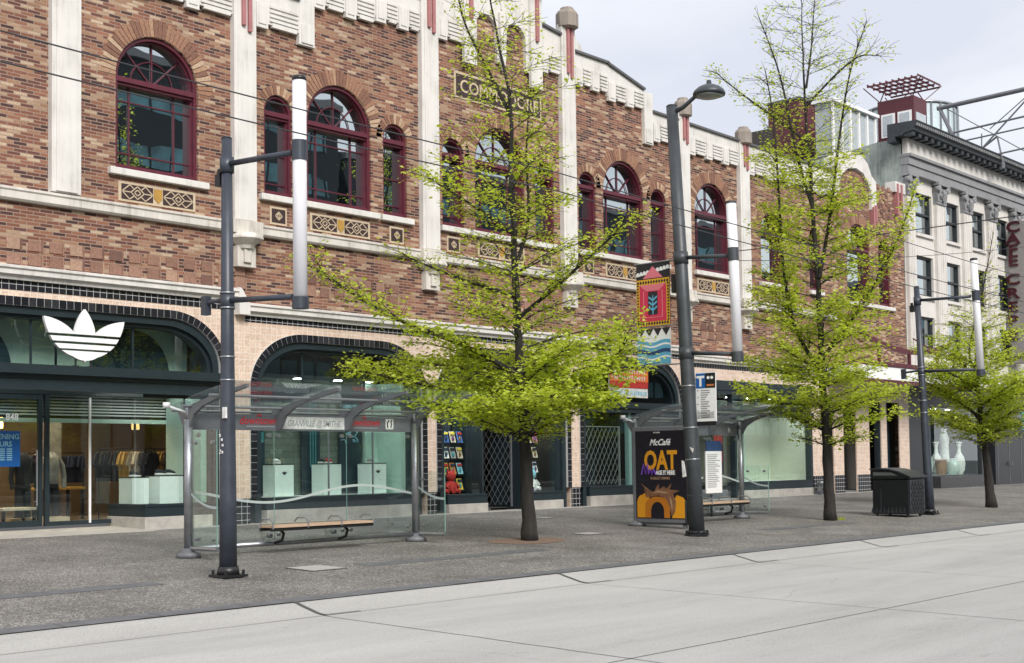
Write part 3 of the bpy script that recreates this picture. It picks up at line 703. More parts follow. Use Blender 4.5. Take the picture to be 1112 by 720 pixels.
for a in ARCH:
    x0, x1, zs, zt, aa = a
    # single glazed tiles set round the arch
    P = dedupe([(x0, .95)]+basket(x0, x1, zs, zt, aa, 40)+[(x1, .95)]); N = []
    for k, p in enumerate(P):
        q0 = P[max(k-1, 0)]; q1 = P[min(k+1, len(P)-1)]; d = Vector((q1[0]-q0[0], q1[1]-q0[1])).normalized(); N.append((d.y, -d.x))
    Lc = [0]
    for p, q in zip(P, P[1:]): Lc.append(Lc[-1]+sqrt((p[0]-q[0])**2+(p[1]-q[1])**2))
    def along(s):
        for k in range(len(P)-1):
            if s <= Lc[k+1]+1e-9:
                t = (s-Lc[k])/(Lc[k+1]-Lc[k]); return (P[k][0]+(P[k+1][0]-P[k][0])*t, P[k][1]+(P[k+1][1]-P[k][1])*t), (N[k][0]+(N[k+1][0]-N[k][0])*t, N[k][1]+(N[k+1][1]-N[k][1])*t)
        return P[-1], N[-1]
    bt = MB(); gt = MB(); nt_ = int(Lc[-1]/.165); st = Lc[-1]/nt_
    def quadtile(mb, s0, s1, d0, d1, y0, y1):
        (p, n), (q, m_) = along(s0), along(s1)
        mb.prism([(p[0]+n[0]*d0, p[1]+n[1]*d0), (q[0]+m_[0]*d0, q[1]+m_[1]*d0), (q[0]+m_[0]*d1, q[1]+m_[1]*d1), (p[0]+n[0]*d1, p[1]+n[1]*d1)], y0, y1)
    for k in range(nt_):
        quadtile(bt, k*st+.006, (k+1)*st-.006, .004, .176, -.075, .15); quadtile(gt, k*st, (k+1)*st, .0, .18, -.066, .14)
    b_ = bt.build('arch_tile_border', 'border_tile', BB); gt.build('grout_joint', 'grout', b_)
    fm = MB()                                                            # metal arch frame
    I = lambda k: dedupe([(x0+k, .3)]+basket(x0+k, x1-k, zs, zt-k, aa-k*.6, 20)+[(x1-k, .3)])
    ring(fm, I(.175), I(.34), .0, .4); ring(fm, I(.33), I(.42), .1, .4)
    fm.build('arch_frame', 'teal', BB)
# black tiled pier bases
for a, b in ((17.74, 18.36), (24.08, 24.40), (30.02, 30.42), (35.88, 36.33), (44.36, 45.18), (46.02, 46.78), (47.87, 48.93), (50.02, 50.48), (51.67, XR)):
    m = MB(); m.box(a, b, -.055, .026, .2, .95 if b < 44 else 1.05); m.build('pier_base', 'black_tile', BB)
for a, b in ((24.02, 24.43),): pass
# ------------------------------------------------------------------ shopfronts and what stands in them
M['tan'] = plain('shop_wall_tan', (.27, .185, .105), .8, var=.1, scale=1.5)
M['shopfloor'] = plain('shop_floor', (.23, .17, .115), .5, var=.25, scale=3, stretch=(1, 6, 1))
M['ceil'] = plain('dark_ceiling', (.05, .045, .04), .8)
M['greenwall'] = plain('pale_green_wall', (.40, .54, .48), .5, var=.05)
M['greentile'] = brick_mat('green_tile', [(0, (.115, .14, .12)), (1, (.18, .205, .175))], .6, .16, (.06, .075, .065), .006, rough=.5, bump=.1)
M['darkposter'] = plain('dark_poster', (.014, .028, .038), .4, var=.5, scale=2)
M['lamp'] = emit('lamp_warm', (1, .80, .55), 42)
M['lampw'] = emit('lamp_white', (.95, 1, .97), 16)
M['fillwarm'] = emit('fill_strip_warm', (1, .80, .56), 5.0); M['fillcool'] = emit('fill_strip_cool', (.95, 1, .97), 7)  # glow of the fill strips added inside the shops
M['blue'] = flat('blue_poster', (.01, .10, .34), .4)
M['reflslat'] = plain('shutter_slat', (.42, .43, .42), .5, metal=0)
M['stripgreen'] = flat('pale_band', (.38, .49, .43), .4)
M['gate'] = plain('gate_steel', (.40, .42, .41), .5, metal=.3)
M['gatedark'] = plain('gate_dark', (.14, .15, .16), .5, metal=.3)
def cl(name, c): M[name] = plain('cloth_'+name, c, .9, var=.25, scale=7, bump=.3); return name
for n_, c_ in (('mustard', (.50,.30,.07)),('ink', (.02,.022,.028)),('brown', (.16,.09,.05)),('grey', (.30,.30,.29)),('cream_cloth', (.55,.47,.36)),('orange', (.48,.19,.05)),('navy', (.025,.035,.07)),('plum', (.12,.04,.12)),('teal_cloth', (.05,.22,.24)),('redc', (.42,.03,.025)),('bluec', (.05,.14,.42)),('whitec', (.66,.66,.64)),('pinkc', (.50,.20,.26)),('yellowc', (.62,.48,.06)),('skyc', (.25,.50,.62))): cl(n_, c_)
SF = BB
def part(mb, name, mat, bevel=0.): return mb.build(name, mat, SF, bevel)
def pane(pts, name='shop_pane', mat='glass', par=None): return MB().poly(pts).build(name, mat, par or SF)
def vpane(x0, x1, y, z0, z1): return pane([(x0,y,z0),(x1,y,z0),(x1,y,z1),(x0,y,z1)])
def room(x0, x1, y0, y1, z0, z1, wall, floor, ceil, back=None):
    m = MB(); m.poly([(x0,y0,z0),(x1,y0,z0),(x1,y1,z0),(x0,y1,z0)]); part(m, 'shop_floor', floor)
    m = MB(); m.poly([(x0,y0,z1),(x1,y0,z1),(x1,y1,z1),(x0,y1,z1)]); part(m, 'shop_ceiling', ceil)
    m = MB(); m.poly([(x0,y1,z0),(x1,y1,z0),(x1,y1,z1),(x0,y1,z1)]); m.poly([(x0,y0,z0),(x0,y1,z0),(x0,y1,z1),(x0,y0,z1)]); m.poly([(x1,y0,z0),(x1,y1,z0),(x1,y1,z1),(x1,y0,z1)]); part(m, 'shop_wall', wall)
    # solid outside shell so that no daylight leaks in
def lights(pts, z, mat='lamp', r=.09):
    for x, y in pts:
        t = thing('ceiling_spotlight', 'small round warm spotlight set in the ceiling of the corner clothes shop' if mat == 'lamp' else 'small round white spotlight in the ceiling of a shop window', 'spotlight', (x, y, z), 'ceiling spotlights in the shops')
        m = MB(); m.tube([(x,y,z-.012),(x,y,z-.004)], r, 12); m.build('bulb', mat, t)
        f = MB(); ring(f, arc(x, 0, r+.04, 0, 2*pi, 12), arc(x, 0, r+.005, 0, 2*pi, 12), 0, .03)
        f2 = MB(); f2.tube([(x,y,z-.002),(x,y,z+.0)], r+.04, 12); f2.build('rim', 'blackplastic', t)
def fill_strip(x0, x1, y, z, mat, lab):  # added fill lamp, kept out of view, brightens a shop interior
    t = thing('added_fill_strip', lab, 'strip light', ((x0+x1)/2, y, z)); MB().box(x0, x1, y-.06, y+.06, z-.03, z).build('diffuser', mat, t); MB().box(x0-.02, x1+.02, y-.08, y+.08, z+.002, z+.04).build('housing', 'whitepaint', t)
def transom(a, zb, mull, y=.22, ins=.40):
    x0, x1, zs, zt, aa = a
    pr = dedupe([(x0+ins, zb)]+basket(x0+ins, x1-ins, zs, zt-ins, aa-.25, 16)+[(x1-ins, zb)])
    pane([(p[0], y, p[1]) for p in pr[::-1]], 'transom_pane')
    m = MB()
    for x in mull: m.box(x-.022, x+.022, y-.03, y-.005, zb, zt-ins-.02 if x0+1.5 < x < x1-1.5 else zt-ins-.3)
    each(m, 'mullion', 'teal', SF)
# ---- clothes shop, wide arch at the left
m = MB(); m.box(10.46, 17.34, -.46, .15, 3.60, 3.79); m.box(10.46, 17.34, -.30, .15, 3.30, 3.60); m.box(10.46, 17.34, -.40, -.28, 3.28, 3.36); m.box(10.46, 17.34, -.34, -.30, 3.52, 3.6)
part(m, 'lintel_beam', 'teal')
transom(ARCH[0], 3.79, (12.4, 13.1, 13.65, 15.45))
room(6.0, 21.5, 1.72, 9.0, .46, 5.2, 'tan', 'shopfloor', 'ceil')
m = MB(); m.box(6, 10.4, 1.4, 1.62, .3, 5.3); m.box(17.5, 21.5, 1.45, 1.7, .3, 5.3); each(m, 'shop_wall', 'tan', SF)
m = MB(); m.box(10.3, 17.5, 1.30, 1.44, 3.30, 3.46); part(m, 'door_head', 'teal')
m = MB()
for k in range(9): m.box(10.4, 17.4, 1.56, 1.60, 2.86+k*.068, 2.892+k*.068)
o = part(m, 'shutter_grille', 'reflslat')
m = MB(); m.box(10.4, 17.4, 1.64, 1.68, 2.80, 3.6); part(m, 'added_dark_backing', 'ceil')  # dark panel added behind the slats to darken the top of the shop
m = MB(); m.box(10.4, 17.3, 1.50, 1.56, 2.70, 2.79); part(m, 'pale_rail', 'stripgreen')
def door(x0, x1, y=1.36):
    d = MB(); d.box(x0, x0+.09, y-.04, y+.04, .47, 3.3); d.box(x1-.09, x1, y-.04, y+.04, .47, 3.3); d.box(x0+.09, x1-.09, y-.035, y+.035, .47, .60); d.box(x0+.09, x1-.09, y-.035, y+.035, 3.18, 3.3)
    dd = part(d, 'glass_door', 'teal')
    MB().poly([(x0+.09,y,.6),(x1-.09,y,.6),(x1-.09,y,3.18),(x0+.09,y,3.18)]).build('pane', 'glass', dd)
    h = MB(); hx = x1-.16; h.tube([(hx,y-.10,.9),(hx,y-.10,2.1)], .018, 8); h.tube([(hx,y-.1,1.0),(hx,y,1.0)], .012, 6); h.tube([(hx,y-.1,2.0),(hx,y,2.0)], .012, 6); h.build('handle', 'steel', dd)
for a, b in ((10.5, 12.2), (12.2, 13.96)): door(a, b)
m = MB(); m.box(14.02, 14.12, 1.32, 1.40, .47, 3.3); m.box(14.12, 15.6, 1.33, 1.39, .47, .56); part(m, 'door_frame', 'teal')
vpane(14.12, 15.02, 1.36, .56, 3.3)
vpane(15.04, 15.6, 1.36, .5, 3.3)
m = MB(); m.box(15.05, 15.09, 1.30, 1.34, .5, 3.25); part(m, 'door_edge_strip', 'whitepaint')
# projecting display window beside the entrance
m = MB(); m.box(15.60, 17.34, -.04, 1.5, .2, .62); part(m, 'window_plinth', 'concrete', .01)
m = MB(); m.box(15.63, 17.34, -.01, 1.5, .62, .88); m.box(15.61, 17.36, -.03, .04, .84, .90); m.box(15.61, 15.65, .0, 1.5, .84, .9); m.box(15.62, 17.34, .0, .06, 3.22, 3.3); m.box(16.62, 16.65, .0, .05, .9, 3.25); m.box(17.28, 17.34, -.01, .07, .9, 3.3)
part(m, 'window_base', 'teal')
vpane(15.64, 16.62, .03, .9, 3.24); vpane(16.65, 17.28, .03, .9, 3.24)
pane([(15.63,.03,.9),(15.63,1.36,.9),(15.63,1.36,3.3),(15.63,.03,3.3)])
m = MB(); m.box(17.12, 17.27, .10, 1.5, .89, 3.3); each(m, 'window_return', 'greenwall', SF)
def cube_plinth(x0, x1, y0, y1, z0, z1, lab, group, logo=False):
    t = thing('display_plinth', lab, 'display plinth', ((x0+x1)/2, (y0+y1)/2, z0), group)
    MB().box(x0, x1, y0, y1, z0, z1).build('body', 'palegreen', t, .008)
    MB().box(x0-.006, x1+.006, y0-.006, y1+.006, z1+.001, z1+.022).build('top_plate', 'blackplastic', t)
    if logo: trefoil(x0+(x1-x0)*.5, y0-.004, z1-.2, .14, 'blackplastic', 'emblem', t, .003)
    return t
def clip(poly, z0, z1):
    for s, lim in ((1, z0), (-1, -z1)):
        out = []
        for p, q in zip(poly, poly[1:]+poly[:1]):
            a, b = s*p[1]-lim, s*q[1]-lim
            if a >= 0: out.append(p)
            if a*b < 0: t = a/(a-b); out.append((p[0]+(q[0]-p[0])*t, p[1]+(q[1]-p[1])*t))
        poly = out
        if not poly: return []
    return poly
def leaf_outline(cx, cz, L, W, ang, n=18):
    """pointed lens standing on (cx, cz)"""
    P = []
    for k in range(n+1):
        t = k/n; P.append((W*sin(pi*t)**.85, L*t))
    for k in range(n-1, 0, -1):
        t = k/n; P.append((-W*sin(pi*t)**.85, L*t))
    c, s = cos(ang), sin(ang)
    return [(cx+x*c+z*s, cz-x*s+z*c) for x, z in P]
def trefoil(xc, y, zc, width, mat, name, parent, depth=.05):
    """three-leaf emblem crossed by three horizontal gaps"""
    u = width/1.8; mb = MB(); bands = [(-9, -.295*u), (-.255*u, -.155*u), (-.105*u, -.005*u), (.05*u, 9)]
    for k, (L, W, a, dz) in enumerate(((1.10, .235, 0, -.52), (1.24, .235, radians(47), -.47), (1.24, .235, radians(-47), -.47))):
        P = leaf_outline(xc, zc+dz*u, L*u, W*u, a)
        for z0, z1 in bands:
            q = clip(P, zc+z0, zc+z1)
            if len(q) > 2: mb.prism(q, y-depth-k*.002, y+k*.002)
    B = [(xc+.47*u*sin(t)*1.05, zc-.02*u-.50*u*cos(t)*.94) for t in [(-80+160*k/20)*pi/180 for k in range(21)]]
    for z0, z1 in bands[:3]:
        q = clip(B+[(xc+.5*u, zc+.0*u), (xc-.5*u, zc+.0*u)], zc+z0, zc+z1)
        if len(q) > 2: mb.prism(q, y-depth-.006, y+.006)
    return mb.build(name, mat, parent)
lg = thing('shop_emblem', 'large white three-leaf emblem with stripes standing on the dark beam over the shop entrance', 'shop sign', (14.0, -.34, 3.79))
trefoil(13.97, -.34, 4.40, 1.80, 'whitepaint', 'leaves', lg, .07)
m = MB()
for x in (13.80, 14.14): m.tube([(x,-.33,3.79),(x,-.33,3.96)], .022, 8); m.box(x-.05, x+.05, -.38, -.28, 3.79, 3.81)
each(m, 'bracket', 'blackplastic', lg)
P_CUBE = 'pale display plinths in the clothes shop window'
p0 = at(105, 548, .55); cube_plinth(16.22, 16.86, .35, .95, .885, 1.50, 'pale plinth with dark items on top at the right of the corner display window', P_CUBE)
cube_plinth(15.68, 16.10, .60, 1.15, .885, 1.47, 'pale plinth at the left of the corner display window beside the entrance', P_CUBE)
def shoe(x, y, z, mat, lab, rot=0., L=.26):
    t = thing('sneaker', lab, 'shoe', (x, y, z), 'sneakers shown on plinths')
    X = lambda a, b, c: (x+a*cos(rot)-b*sin(rot), y+a*sin(rot)+b*cos(rot), z+c)
    b = MB(); b.tube([X(-.13,0,.05),X(-.10,0,.085),X(-.03,0,.085),X(.05,0,.062),X(.11,0,.045),X(.14,0,.035)], [.028,.045,.044,.04,.034,.016], 10); b.tube([X(-.09,0,.08),X(-.085,0,.125)], [.04,.037], 10); b.build('upper', mat, t)
    s = MB(); s.tube([X(-.14,0,.02),X(-.08,0,.02),X(.05,0,.018),X(.12,0,.018),X(.15,0,.022)], [.028,.036,.036,.034,.015], 8); s.build('sole', 'whitec', t)
shoe(16.4, .6, 1.525, 'ink', 'black sneaker on the plinth at the right of the corner display window'); shoe(16.65, .62, 1.525, 'ink', 'second black sneaker on that plinth, nearer the green end panel')
shoe(15.9, .85, 1.495, 'ink', 'black sneaker on the plinth at the left of the corner display window')
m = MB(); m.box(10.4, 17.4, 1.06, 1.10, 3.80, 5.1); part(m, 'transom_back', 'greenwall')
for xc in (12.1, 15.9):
    m = MB(); m.prism([(xc-1.0, 3.81)]+arc(xc, 3.81, 1.0, pi, 0, 20)+[(xc+1.0, 3.81)], 1.03, 1.055); part(m, 'dark_arch_reflection', 'darkposter')  # dark shape standing in for an arch reflected in the transom glass
# 848 and the opening hours
text('848', .19, (13.12, 1.30, 2.73), (1,0,0), (0,0,1), 'whitepaint', 'house_number', SF, .002, .004)
op = thing('opening_hours_poster', 'blue poster reading opening hours on the glass door', 'poster', (13.1, 1.30, 1.78))
MB().box(12.62, 13.44, 1.295, 1.305, 1.75, 2.50).build('sheet', 'blue', op)
text('OPENING\nHOURS', .155, (12.74, 1.29, 2.33), (1,0,0), (0,0,1), 'skyc', 'lettering', op, .002, .003)
m = MB()
for k in range(6):
    z = 2.11-k*.045; m.box(12.76, 12.90, 1.288, 1.294, z, z+.022); m.box(12.98, 13.10, 1.288, 1.294, z, z+.022); m.box(13.14, 13.26, 1.288, 1.294, z, z+.022)
each(m, 'small_print', 'skyc', op)
# racks of clothes
def garment(x, y, z, mat, rx=0.):
    m = MB(); w_ = .24
    m.prism([(-.10,0),(-.24,-.05),(-.36,-.30),(-.27,-.35),(-.22,-.22),(-.21,-.70),(.21,-.70),(.22,-.22),(.27,-.35),(.36,-.30),(.24,-.05),(.10,0),(0,-.05)], -.035, .035)
    o = Matrix.Translation((x, y, z)) @ Matrix.Rotation(rx, 4, 'Z')
    m.v = [tuple(o @ Vector(v)) for v in m.v]
    return m
def rack(x, y, L, z, cols, lab, rot, seed):
    t = thing('clothes_rack', lab, 'clothes rack', (x, y, .46), 'clothes racks in the shop')
    m = MB()
    for s in (-1, 1):
        m.tube([(x+s*L/2,y,.46),(x+s*L/2,y,z)], .016, 6); m.box(x+s*L/2-.02, x+s*L/2+.02, y-.22, y+.22, .46, .49)
    m.tube([(x-L/2,y,z),(x+L/2,y,z)], .014, 6); m.build('frame', 'blackplastic', t)
    r = random.Random(seed); n = int(L/.10)
    for k in range(n):
        c = cols[min(len(cols)-1, int(k/n*len(cols)))]
        g = garment(x-L/2+.07+k*(L-.14)/(n-1), y, z-.07, c, rot+r.uniform(-.15,.15)); o = g.build('garment', c, None)
        gx = thing_from(o, f'{NICE[c]} garment hanging {ORD[k]} from left on the {lab.split(" ",1)[0]} rack in the clothes shop', 'garment', 'garments hanging on the shop racks')
ORD = ['first','second','third','fourth','fifth','sixth','seventh','eighth','ninth','tenth','eleventh','twelfth','thirteenth','fourteenth','fifteenth','sixteenth','seventeenth','eighteenth','nineteenth','twentieth','twenty-first','twenty-second']
NICE = {'mustard':'mustard yellow','ink':'black','brown':'brown','grey':'grey','cream_cloth':'cream','orange':'orange','navy':'navy','plum':'plum','teal_cloth':'teal','redc':'red','bluec':'blue','whitec':'white','pinkc':'pink','yellowc':'yellow','skyc':'pale blue','darkposter':'dark'}
def thing_from(o, lab, cat, group=None):
    tag(o, lab, cat, group); settle(o); return o
rack(at(138, 480, 2.9).x, 2.9, 1.5, 2.15, ['ink','ink','mustard','cream_cloth','ink'], 'left clothes rack behind the corner display window', .55, 1)
rack(at(186, 480, 3.3).x, 3.3, 1.5, 2.15, ['mustard','mustard','brown','orange','ink'], 'right clothes rack behind the corner display window', .5, 2)
rack(12.9, 4.4, 1.6, 2.1, ['ink','navy','brown','ink'], 'middle clothes rack left of the door stiles', .7, 5)
rack(17.0, 6.6, 1.8, 2.1, ['ink','plum','ink','navy'], 'rearmost clothes rack deep in the clothes shop', .8, 6)
rack(14.3, 6.0, 1.6, 2.0, ['brown','ink','navy'], 'distant clothes rack deep in the clothes shop', 1.1, 3)
def mannequin(x, y, top, bot, lab):
    t = thing('mannequin', lab, 'mannequin', (x, y, .46), 'headless mannequins in the clothes shop')
    m = MB(); m.tube([(x,y,1.35),(x,y,1.5),(x,y,1.72),(x,y,1.92),(x,y,2.02),(x,y,2.07)], [.17,.165,.19,.20,.13,.07], 12)
    for s in (-1, 1): m.tube([(x+s*.16,y,1.95),(x+s*.27,y-.02,1.75),(x+s*.30,y-.04,1.5),(x+s*.28,y-.08,1.25)], [.07,.068,.06,.05], 8)
    m.build('sweater', top, t)
    m = MB(); m.tube([(x,y,1.40),(x,y,1.25)], [.165,.17], 12)
    for s in (-1, 1): m.tube([(x+s*.085,y,1.3),(x+s*.10,y,.95),(x+s*.11,y,.62)], [.10,.09,.075], 8)
    m.build('trousers', bot, t)
    MB().box(x-.35, x+.35, y-.22, y+.22, .46, .60).build('base', 'cream_cloth', t)
mannequin(15.0, 2.9, 'grey', 'ink', 'headless mannequin in a pale grey sweater just right of the door stiles')
mannequin(14.25, 2.75, 'ink', 'ink', 'headless mannequin in black clothes behind the door stiles')
def counter(x0, x1, y0, y1, z1, lab, mat='cream_cloth'):
    t = thing('display_table', lab, 'display table', ((x0+x1)/2, (y0+y1)/2, .46), 'low tables in the clothes shop')
    MB().box(x0, x1, y0, y1, z1-.06, z1).build('top', mat, t, .006)
    for a in (x0+.05, x1-.05):
        for b in (y0+.05, y1-.05): MB().box(a-.03, a+.03, b-.03, b+.03, .46, z1-.06).build('leg', 'blackplastic', t)
    m = MB(); r = random.Random(int(x0*10))
    return t
counter(13.4, 14.2, 2.0, 2.6, .86, 'low cream table on the shop floor left of the door stiles'); counter(15.3, 16.6, 4.2, 5.0, 1.25, 'tall cream table deep in the clothes shop', 'mustard')
m = MB(); m.box(15.9, 16.35, 4.9, 5.2, .46, 4.6); part(m, 'interior_column', 'grey')
lights([(11.2,2.6),(12.6,2.6),(14.0,2.6),(15.4,2.6),(16.8,2.3),(12.0,4.5),(14.0,4.5),(16.0,4.5),(13.0,7),(15.5,7),(17.2,6)], 3.75, 'lamp', .13)
m = MB(); m.box(6, 21.5, 1.72, 9, 3.76, 3.80); part(m, 'shop_ceiling', 'ceil')
fill_strip(10.6, 15.4, 2.2, 3.72, 'fillwarm', 'added warm fill strip nearest the doors of the clothes shop'); fill_strip(10.6, 17.4, 4.6, 3.72, 'fillwarm', 'added warm fill strip across the middle of the clothes shop'); fill_strip(10.6, 17.4, 7.2, 3.72, 'fillwarm', 'added warm fill strip at the back of the clothes shop'); fill_strip(15.7, 17.0, .5, 3.40, 'fillcool', 'added cool fill strip inside the corner display window')  # fill strips added to brighten the clothes shop
wl_ = thing('wall_lamp', 'glowing square amber wall lamp inside the clothes shop left of the door stiles', 'wall lamp', (13.9, 3.2, 2.7)); MB().box(13.82, 13.98, 3.15, 3.25, 2.62, 3.12).build('shade', emit('amber', (1, .62, .22), 4), wl_); MB().box(13.80,14.0,3.14,3.26,3.12,3.15).build('cap', 'blackplastic', wl_)
# ---- second arch: sneaker display
def lintel(x0, x1, z0=3.22, z1=3.55):
    m = MB(); m.box(x0+.38, x1-.38, -.10, .3, z0+.14, z1); m.box(x0+.38, x1-.38, -.04, .3, z0, z0+.13); part(m, 'lintel_beam', 'teal')
def base(x0, x1, zc=.66, zt=.95):
    m = MB(); m.box(x0, x1, -.09, .4, .2, zc); part(m, 'window_plinth', 'concrete', .01)
    m = MB(); m.box(x0, x1, -.05, .4, zc, zt-.05); m.box(x0, x1, -.07, .42, zt-.05, zt); part(m, 'window_base', 'teal')
lintel(18.37, 24.07); transom(ARCH[1], 3.55, (20.1, 22.1)); base(18.82, 23.62)
m = MB(); m.box(20.85, 20.88, .12, .16, .95, 3.22); m.box(22.3, 22.33, .12, .16, .95, 3.22); each(m, 'mullion', 'greymetal', SF)
vpane(18.79, 20.85, .14, .95, 3.22); vpane(20.88, 22.3, .14, .95, 3.22); vpane(22.33, 23.66, .14, .95, 3.22)
room(18.45, 24.2, .3, 1.42, .94, 3.9, 'greentile', 'palegreen', 'ceil')
room(18.45, 24.2, .3, 1.43, 3.92, 5.2, 'ceil', 'ceil', 'ceil')
m = MB(); m.box(23.5, 24.1, .35, 1.40, .95, 3.85); m.box(23.05, 23.49, 1.25, 1.40, .95, 3.85); each(m, 'window_return', 'greenwall', SF)
fill_strip(18.9, 23.3, .5, 3.46, 'fillcool', 'added long cool fill strip along the top of the sneaker window')
M['fillcomic'] = emit('fill_strip_bright', (1, 1, .97), 18)  # stronger glow for the fill strips added over the comics
fill_strip(24.97, 26.3, .6, 3.38, 'fillcomic', 'added short cool fill strip above the left comic window'); fill_strip(28.05, 29.25, .6, 3.38, 'fillcomic', 'added short cool fill strip above the right comic window')  # added strips that lift the comic windows
lights([(19.3,1.0),(20.6,1.0),(21.9,1.0),(23.0,1.0)], 3.88, 'lampw', .11)
lights([(20.0,1.0),(21.6,1.2),(22.6,.9)], 5.15, 'lampw', .08)
def poster(x0, x1, y, z0, z1, lab, deco_):
    t = thing('display_poster', lab, 'poster', ((x0+x1)/2, y, z0), 'dark posters in the sneaker window')
    MB().box(x0, x1, y, y+.04, z0, z1).build('sheet', 'darkposter', t)
    w_, h_ = x1-x0, z1-z0
    if deco_ == 'shoe':
        m = MB(); m.prism([(x0+.05*w_,z0+.42*h_),(x0+.3*w_,z0+.40*h_),(x0+.95*w_,z0+.52*h_),(x0+.97*w_,z0+.62*h_),(x0+.7*w_,z0+.60*h_),(x0+.4*w_,z0+.50*h_),(x0+.1*w_,z0+.50*h_)], y-.008, y); m.build('picture', 'teal_cloth', t)
        m = MB()
        for k in range(3): m.prism([(x0+(.36+k*.14)*w_,z0+.47*h_),(x0+(.41+k*.14)*w_,z0+.48*h_),(x0+(.50+k*.14)*w_,z0+.58*h_),(x0+(.45+k*.14)*w_,z0+.57*h_)], y-.014, y-.009)
        each(m, 'stripe', 'skyc', t)
    elif deco_ == 'lines':
        m = MB()
        for k in range(3): m.box(x0+(.45+.14*k)*w_, x0+(.50+.14*k)*w_, y-.008, y, z0+.25*h_, z1)
        each(m, 'stripe', 'teal_cloth', t)
    else:
        m = MB(); r = random.Random(5)
        for k in range(26):
            a = r.uniform(.12,.9); b = .5+.45*r.random(); p = [(x0+a*w_, y-.01, z0+b*h_)]
            for j in range(4): p.append((p[-1][0]+r.uniform(-.12,.12), y-.01, p[-1][2]+r.uniform(-.10,.10)))
            m.tube(p, .012, 4)
        m.build('picture', 'skyc', t)
poster(19.0, 19.8, 1.3, 1.0, 3.5, 'dark poster with a striped shoe behind the left plinth', 'shoe')
poster(20.95, 21.55, 1.3, 1.0, 3.6, 'dark poster with thin pale stripes between the left and middle plinths', 'lines')
poster(22.2, 22.95, 1.3, 1.0, 3.5, 'dark poster with a pale scribbled picture behind the right plinth', 'x')
P_PL = 'pale plinths in the sneaker window'
for k, (l, r_, ft) in enumerate(((297, 318, 506), (350, 370, 503), (400, 415, 503))):
    a, b = at(l, ft, .75), at(r_, ft, .75)
    wd_ = min(.62, b.x-a.x)
    cube_plinth(a.x, a.x+.58, .70, 1.18, .945, 1.72, ('left pale plinth with a white sneaker in the sneaker window','middle pale plinth with a red and a black sneaker in the sneaker window','right pale plinth with a small emblem and grey sneaker in the sneaker window')[k], P_PL, k != 1)
    if k == 1: shoe(a.x+.14, .95, 1.745, 'ink', 'black sneaker on the middle plinth of the sneaker window', .3); shoe(a.x+.42, 1.0, 1.745, 'redc', 'red sneaker on the middle plinth of the sneaker window', .3)
    else: shoe(a.x+.28, .98, 1.745, 'whitec' if k == 0 else 'grey', 'white sneaker on the left plinth of the sneaker window' if k == 0 else 'grey sneaker on the right plinth of the sneaker window', .3)
# ---- third arch: comic shop with open dark entrance
lintel(24.41, 30.01); transom(ARCH[2], 3.55, (26.3, 28.0))
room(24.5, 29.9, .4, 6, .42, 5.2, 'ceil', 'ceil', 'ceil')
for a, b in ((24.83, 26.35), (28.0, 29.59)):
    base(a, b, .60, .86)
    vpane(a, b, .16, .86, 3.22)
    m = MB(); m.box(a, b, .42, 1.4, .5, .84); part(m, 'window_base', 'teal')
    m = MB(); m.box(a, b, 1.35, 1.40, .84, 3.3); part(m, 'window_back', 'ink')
    m = MB(); m.box((b if a < 26 else a)-.03, (b if a < 26 else a)+.03, .1, 1.35, .3, 3.25); part(m, 'mullion', 'teal')
rb = random.Random(11)
for side, (a, b) in (('left', (24.9, 26.3)), ('right', (28.05, 29.5))):
    for row in range(4):
        z = .95+row*.44
        m = MB(); m.box(a, b, .75, .95, z-.03, z); part(m, 'window_shelf', 'blackplastic')
        n = 5
        for k in range(n):
            if row == 0 and (k in (0, 1) if side == 'left' else k in (2, 3)): continue
            c = rb.choice(['whitec','bluec','skyc','cream_cloth','teal_cloth','whitec','orange','grey','yellowc','pinkc'])
            x = a+.05+k*(b-a-.05)/n; bm_ = MB(); L = .20
            bm_.obox((x+L/2, .80, z+.17), Vector((1,0,0)), Vector((0,cos(.3),-sin(.3))), Vector((0,sin(.3),cos(.3))), L/2, .006, .165)
            o = bm_.build('book_cover', c, None)
            t = thing('comic_book', f'{NICE[c]} comic book, {ORD[k]} on the {["lowest","second lowest","second highest","highest"][row]} shelf, {side} comic window', 'comic book', (x+L/2, .8, z), 'comic books in the shop windows')
            o.parent = t; o.data.transform(Matrix.Translation(-Vector(t.location)))
            q = MB()
            q.obox((x+L/2, .79, z+.27), Vector((1,0,0)), Vector((0,cos(.3),-sin(.3))), Vector((0,sin(.3),cos(.3))), L/2-.02, .006, .035); q.build('title_band', rb.choice(['redc','ink','yellowc','navy']), t)
            q = MB(); q.tube([(x+L/2-.03,.782,z+.06),(x+L/2,.78,z+.13),(x+L/2+.02,.79,z+.18)], [.05,.055,.03], 6); q.build('picture', rb.choice(['plum','orange','navy','brown','teal_cloth']), t)
def plush(x, y, z, c1, c2, lab):
    t = thing('plush_toy', lab, 'plush toy', (x, y, z), 'plush toys in the comic windows')
    m = MB(); m.tube([(x,y,z+.01),(x,y,z+.12),(x,y,z+.28),(x,y,z+.36)], [.13,.19,.15,.07], 10)
    for s in (-1, 1): m.tube([(x+s*.12,y-.05,z+.28),(x+s*.24,y-.08,z+.16)], [.06,.05], 8); m.tube([(x+s*.08,y-.1,z+.07),(x+s*.12,y-.24,z+.06)], [.07,.06], 8)
    m.build('body', c1, t)
    m = MB(); m.tube([(x,y,z+.34),(x,y,z+.42),(x,y,z+.52),(x,y,z+.60),(x,y,z+.63)], [.08,.14,.15,.10,.03], 10)
    for s in (-1, 1): m.tube([(x+s*.09,y,z+.58),(x+s*.13,y,z+.70)], [.05,.015], 6)
    m.build('head', c2, t)
